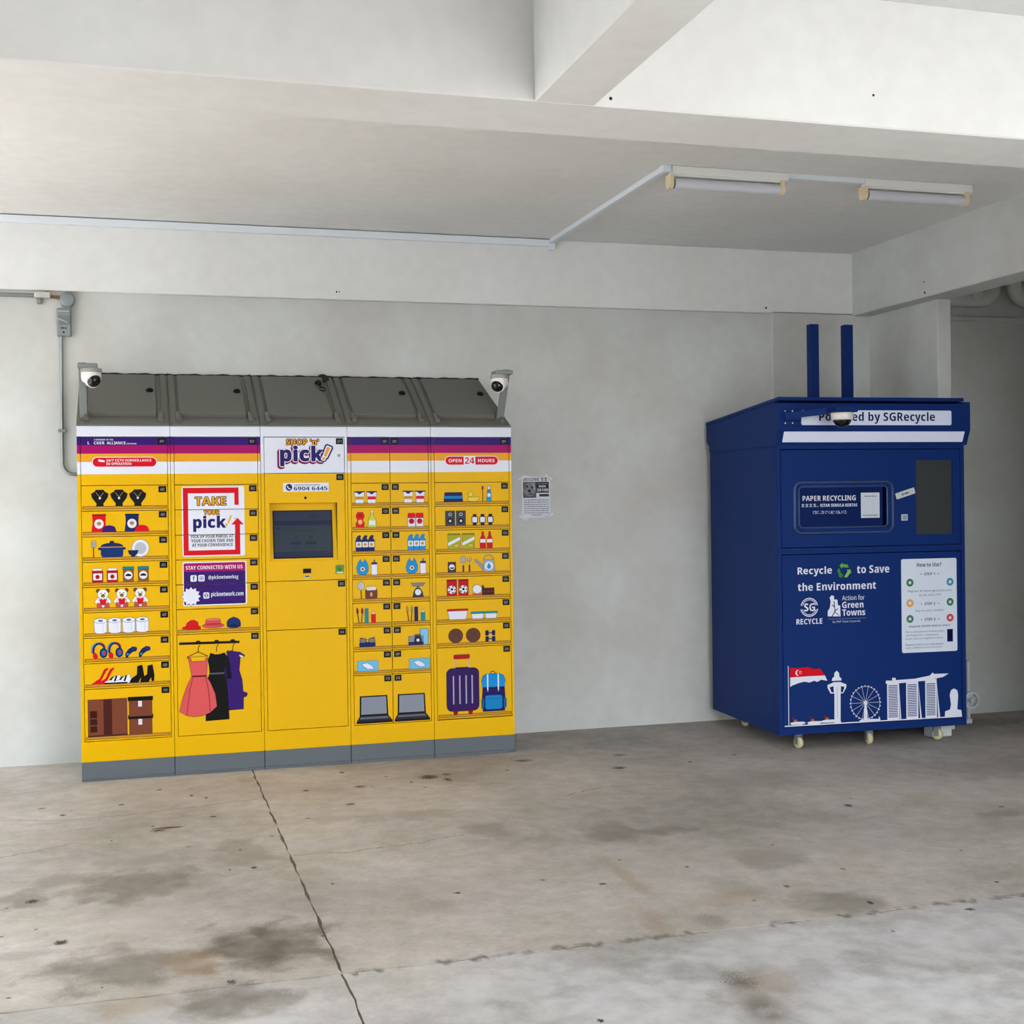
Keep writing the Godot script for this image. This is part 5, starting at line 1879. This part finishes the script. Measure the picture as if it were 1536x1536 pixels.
func slogans(parent: Node3D, z: float) -> void:
	var p := Print.new(self)
	p.at(0, 0, 1, 1)
	p.text("Recycle", 0.137, 1.100, 0.374, 1.162, PAPER)
	p.text("to Save", 0.549, 1.112, 0.778, 1.162, PAPER)
	p.text("the Environment", 0.137, 1.010, 0.682, 1.060, PAPER)
	# three chasing arrows
	for k in 3:
		var a := TAU * k / 3.0 + PI * 0.5
		var c := Vector2(0.458, 1.130)
		var o := []
		for q in [[0.020, -0.034], [0.040, -0.026], [0.044, 0.006], [0.052, 0.010], [0.036, 0.030], [0.014, 0.016], [0.024, 0.010], [0.022, -0.010]]:
			var w := c + Vector2(q[0], q[1]).rotated(a)
			o.append([w.x, w.y])
		p.poly(o, [Color(0.35, 0.62, 0.25), Color(0.22, 0.48, 0.20), Color(0.48, 0.70, 0.32)][k])
	# round SG emblem
	p.ring(0.214, 0.905, 0.061, 0.060, 6, PAPER, 12, 168)
	p.ring(0.214, 0.905, 0.061, 0.060, 6, PAPER, 192, 348)
	p.ring(0.214, 0.905, 0.050, 0.049, 4, PAPER, 15, 165)
	p.ring(0.214, 0.905, 0.050, 0.049, 4, PAPER, 195, 345)
	p.text("SG", 0.178, 0.880, 0.252, 0.930, PAPER)
	p.text("RECYCLE", 0.125, 0.798, 0.304, 0.832, PAPER)
	# leaf and towers emblem
	p.poly([[0.342, 0.843], [0.342, 0.877], [0.356, 0.895], [0.363, 0.937], [0.357, 0.962], [0.370, 0.976], [0.387, 0.971], [0.387, 0.949], [0.410, 0.948], [0.413, 0.912], [0.429, 0.909], [0.431, 0.840]], PAPER)
	p.stroke([[0.372, 0.842], [0.392, 0.872], [0.386, 0.940]], 4.0, NAVY)
	p.stroke([[0.388, 0.872], [0.412, 0.890]], 4.0, NAVY)
	p.stroke([[0.390, 0.900], [0.372, 0.916]], 4.0, NAVY)
	p.stroke([[0.392, 0.866], [0.422, 0.846]], 3.0, NAVY)
	p.text("Action for", 0.443, 0.942, 0.601, 0.974, PAPER, false)
	p.text("Green", 0.443, 0.892, 0.592, 0.932, PAPER)
	p.text("Towns", 0.443, 0.843, 0.604, 0.883, PAPER)
	p.rect(0.345, 0.824, 0.610, 0.826, Color(0.5, 0.56, 0.72))
	p.text("by PAP Town Councils", 0.376, 0.796, 0.569, 0.814, Color(0.70, 0.75, 0.85), false)
	p.put("slogan_print", parent, mats.print, z)


func skyline(parent: Node3D, z: float) -> void:
	var p := Print.new(self)
	p.at(0, 0, 1, 1)
	var white := PAPER
	p.poly([[0.037, 0.1605], [1.2925, 0.1605], [1.2925, 0.1535], [0.037, 0.1535]], white)
	p.rect(0.063, 0.161, 0.0675, 0.538, white)
	p.poly([[0.079, 0.526], [0.127, 0.521], [0.199, 0.525], [0.245, 0.509], [0.285, 0.514], [0.317, 0.467], [0.265, 0.467], [0.199, 0.467], [0.146, 0.466], [0.078, 0.465]], RED)
	p.poly([[0.078, 0.465], [0.146, 0.466], [0.199, 0.467], [0.265, 0.467], [0.317, 0.467], [0.334, 0.433], [0.291, 0.441], [0.264, 0.428], [0.244, 0.437], [0.211, 0.427], [0.172, 0.434], [0.132, 0.426], [0.093, 0.414], [0.077, 0.405]], white)
	p.ell(0.131, 0.492, 0.017, 0.018, white)
	p.ell(0.138, 0.492, 0.014, 0.016, RED)
	for k in 5:
		var a := TAU * k / 5.0 + PI * 0.5
		p.ell(0.148 + cos(a) * 0.008, 0.494 + sin(a) * 0.008, 0.0025, 0.0025, white)
	# control tower
	p.poly([[0.384, 0.480], [0.400, 0.494], [0.416, 0.478], [0.418, 0.454], [0.430, 0.445], [0.433, 0.430], [0.365, 0.430], [0.368, 0.448], [0.381, 0.455]], white)
	p.poly([[0.334, 0.405], [0.377, 0.421], [0.423, 0.421], [0.467, 0.403], [0.463, 0.380], [0.442, 0.348], [0.425, 0.348], [0.423, 0.175], [0.428, 0.160], [0.377, 0.160], [0.380, 0.175], [0.382, 0.350], [0.356, 0.350], [0.336, 0.384]], white)
	p.poly([[0.348, 0.390], [0.376, 0.396], [0.378, 0.356], [0.362, 0.357]], NAVY)
	p.poly([[0.428, 0.394], [0.453, 0.388], [0.440, 0.354], [0.427, 0.354]], NAVY)
	p.rect(0.399, 0.19, 0.404, 0.39, Color(0.62, 0.68, 0.80))
	# parked aircraft
	for q in [[0.123, 0.174], [0.241, 0.172], [0.340, 0.177]]:
		var x: float = q[0]
		var y: float = q[1]
		p.poly([[x - 0.05, y + 0.002], [x - 0.02, y + 0.008], [x + 0.045, y + 0.006], [x + 0.060, y - 0.002], [x + 0.03, y - 0.012], [x - 0.04, y - 0.011]], white)
		p.poly([[x - 0.036, y + 0.042], [x - 0.022, y + 0.034], [x - 0.006, y + 0.008], [x - 0.026, y + 0.008]], Color(0.45, 0.10, 0.10))
		p.poly([[x - 0.024, y + 0.018], [x - 0.004, y + 0.024], [x + 0.0, y + 0.008], [x - 0.018, y + 0.008]], Color(0.62, 0.36, 0.18))
	# observation wheel
	p.ring(0.597, 0.280, 0.104, 0.106, 2.5, white)
	for k in 14:
		var a := TAU * k / 14.0
		p.stroke([[0.597 + cos(a) * 0.012, 0.280 + sin(a) * 0.012], [0.597 + cos(a) * 0.103, 0.280 + sin(a) * 0.105]], 1.4, white)
	for k in 28:
		var a := TAU * k / 28.0
		p.ell(0.597 + cos(a) * 0.106, 0.280 + sin(a) * 0.108, 0.0042, 0.0042, white)
	p.ell(0.597, 0.280, 0.013, 0.013, white)
	p.poly([[0.590, 0.275], [0.604, 0.275], [0.612, 0.160], [0.582, 0.160]], white)
	p.poly([[0.548, 0.160], [0.700, 0.160], [0.700, 0.172], [0.692, 0.190], [0.688, 0.172], [0.640, 0.174], [0.560, 0.172]], white)
	# three-tower hotel under a long deck
	p.poly([[0.743, 0.396], [0.746, 0.415], [0.790, 0.413], [0.790, 0.431], [0.814, 0.430], [0.817, 0.415], [0.951, 0.418], [1.061, 0.434], [1.082, 0.453], [1.092, 0.443], [1.197, 0.442], [1.158, 0.421], [1.026, 0.402], [0.841, 0.394]], white)
	for t in [[0.753, 0.838, 0.396], [0.889, 0.975, 0.402], [1.026, 1.109, 0.408]]:
		p.rect(t[0], 0.160, t[1], t[2] + 0.002, white)
		for k in 19:
			p.rect(t[0] + 0.008, 0.176 + k * 0.0112, t[1] - 0.010, 0.1815 + k * 0.0112, NAVY.lerp(Color(0.5, 0.56, 0.7), 0.25))
	p.poly([[0.975, 0.40], [0.999, 0.160], [0.988, 0.160]], white)
	p.poly([[1.108, 0.40], [1.132, 0.160], [1.118, 0.160]], white)
	p.poly([[0.838, 0.39], [0.852, 0.160], [0.842, 0.160]], white)
	# statue on a plinth
	p.poly([[1.166, 0.160], [1.169, 0.196], [1.204, 0.205], [1.212, 0.238], [1.205, 0.288], [1.203, 0.301], [1.213, 0.331], [1.234, 0.342], [1.259, 0.329], [1.265, 0.298], [1.260, 0.235], [1.257, 0.205], [1.288, 0.197], [1.2925, 0.160]], white)
	p.put("skyline_print", parent, mats.print, z)


func instructions(parent: Node3D, z: float) -> void:
	var p := Print.new(self)
	p.at(0, 0, 1, 1)
	var g := Color(0.30, 0.32, 0.38)
	p.text("How to Use?", 0.974, 1.142, 1.152, 1.168, Color(0.18, 0.19, 0.25))
	for q in [["STEP 1", 1.094], ["STEP 2", 0.901], ["STEP 3", 0.799]]:
		p.text(q[0], 1.026, q[1] - 0.008, 1.104, q[1] + 0.010, g)
		p.rect(0.998, q[1] - 0.001, 1.010, q[1] + 0.003, g)
		p.rect(1.122, q[1] - 0.001, 1.134, q[1] + 0.003, g)
	for q in [[0.923, 1.042, Color(0.12, 0.36, 0.22)], [1.213, 1.040, Color(0.16, 0.45, 0.60)], [0.922, 0.909, Color(0.82, 0.55, 0.16)], [1.212, 0.909, Color(0.12, 0.36, 0.22)], [0.921, 0.807, Color(0.12, 0.36, 0.22)], [1.211, 0.806, Color(0.75, 0.14, 0.20)]]:
		p.ell(q[0], q[1], 0.025, 0.025, q[2])
		p.ell(q[0], q[1], 0.018, 0.018, q[2].lightened(0.25))
		p.poly([[q[0] - 0.008, q[1] - 0.008], [q[0] + 0.009, q[1] - 0.006], [q[0] + 0.005, q[1] + 0.009], [q[0] - 0.007, q[1] + 0.006]], PAPER)
	p.text("Register @ www.sgrecycle.com", 0.908, 0.976, 1.222, 0.994, g, false)
	p.text("Verify with OTP", 0.985, 0.948, 1.145, 0.966, g, false)
	p.text("Key in your mobile", 0.963, 0.848, 1.163, 0.866, g, false)
	p.text("Deposit PAPER WASTE ONLY", 0.914, 0.748, 1.211, 0.764, g)
	p.text("We accept general waste paper,", 0.888, 0.714, 1.175, 0.729, g, false)
	p.text("old magazines, newspapers,", 0.888, 0.692, 1.130, 0.707, g, false)
	p.text("books and corrugated cartons.", 0.888, 0.670, 1.160, 0.685, g, false)
	p.rect(1.188, 0.650, 1.230, 0.732, Color(0.10, 0.11, 0.32))
	p.rect(1.196, 0.664, 1.222, 0.722, Color(0.06, 0.07, 0.22))
	p.text("Reward Points are calculated", 0.888, 0.632, 1.156, 0.647, g, false)
	p.text("and credited to your account.", 0.888, 0.611, 1.150, 0.626, g, false)
	p.put("instruction_print", parent, mats.print, z)
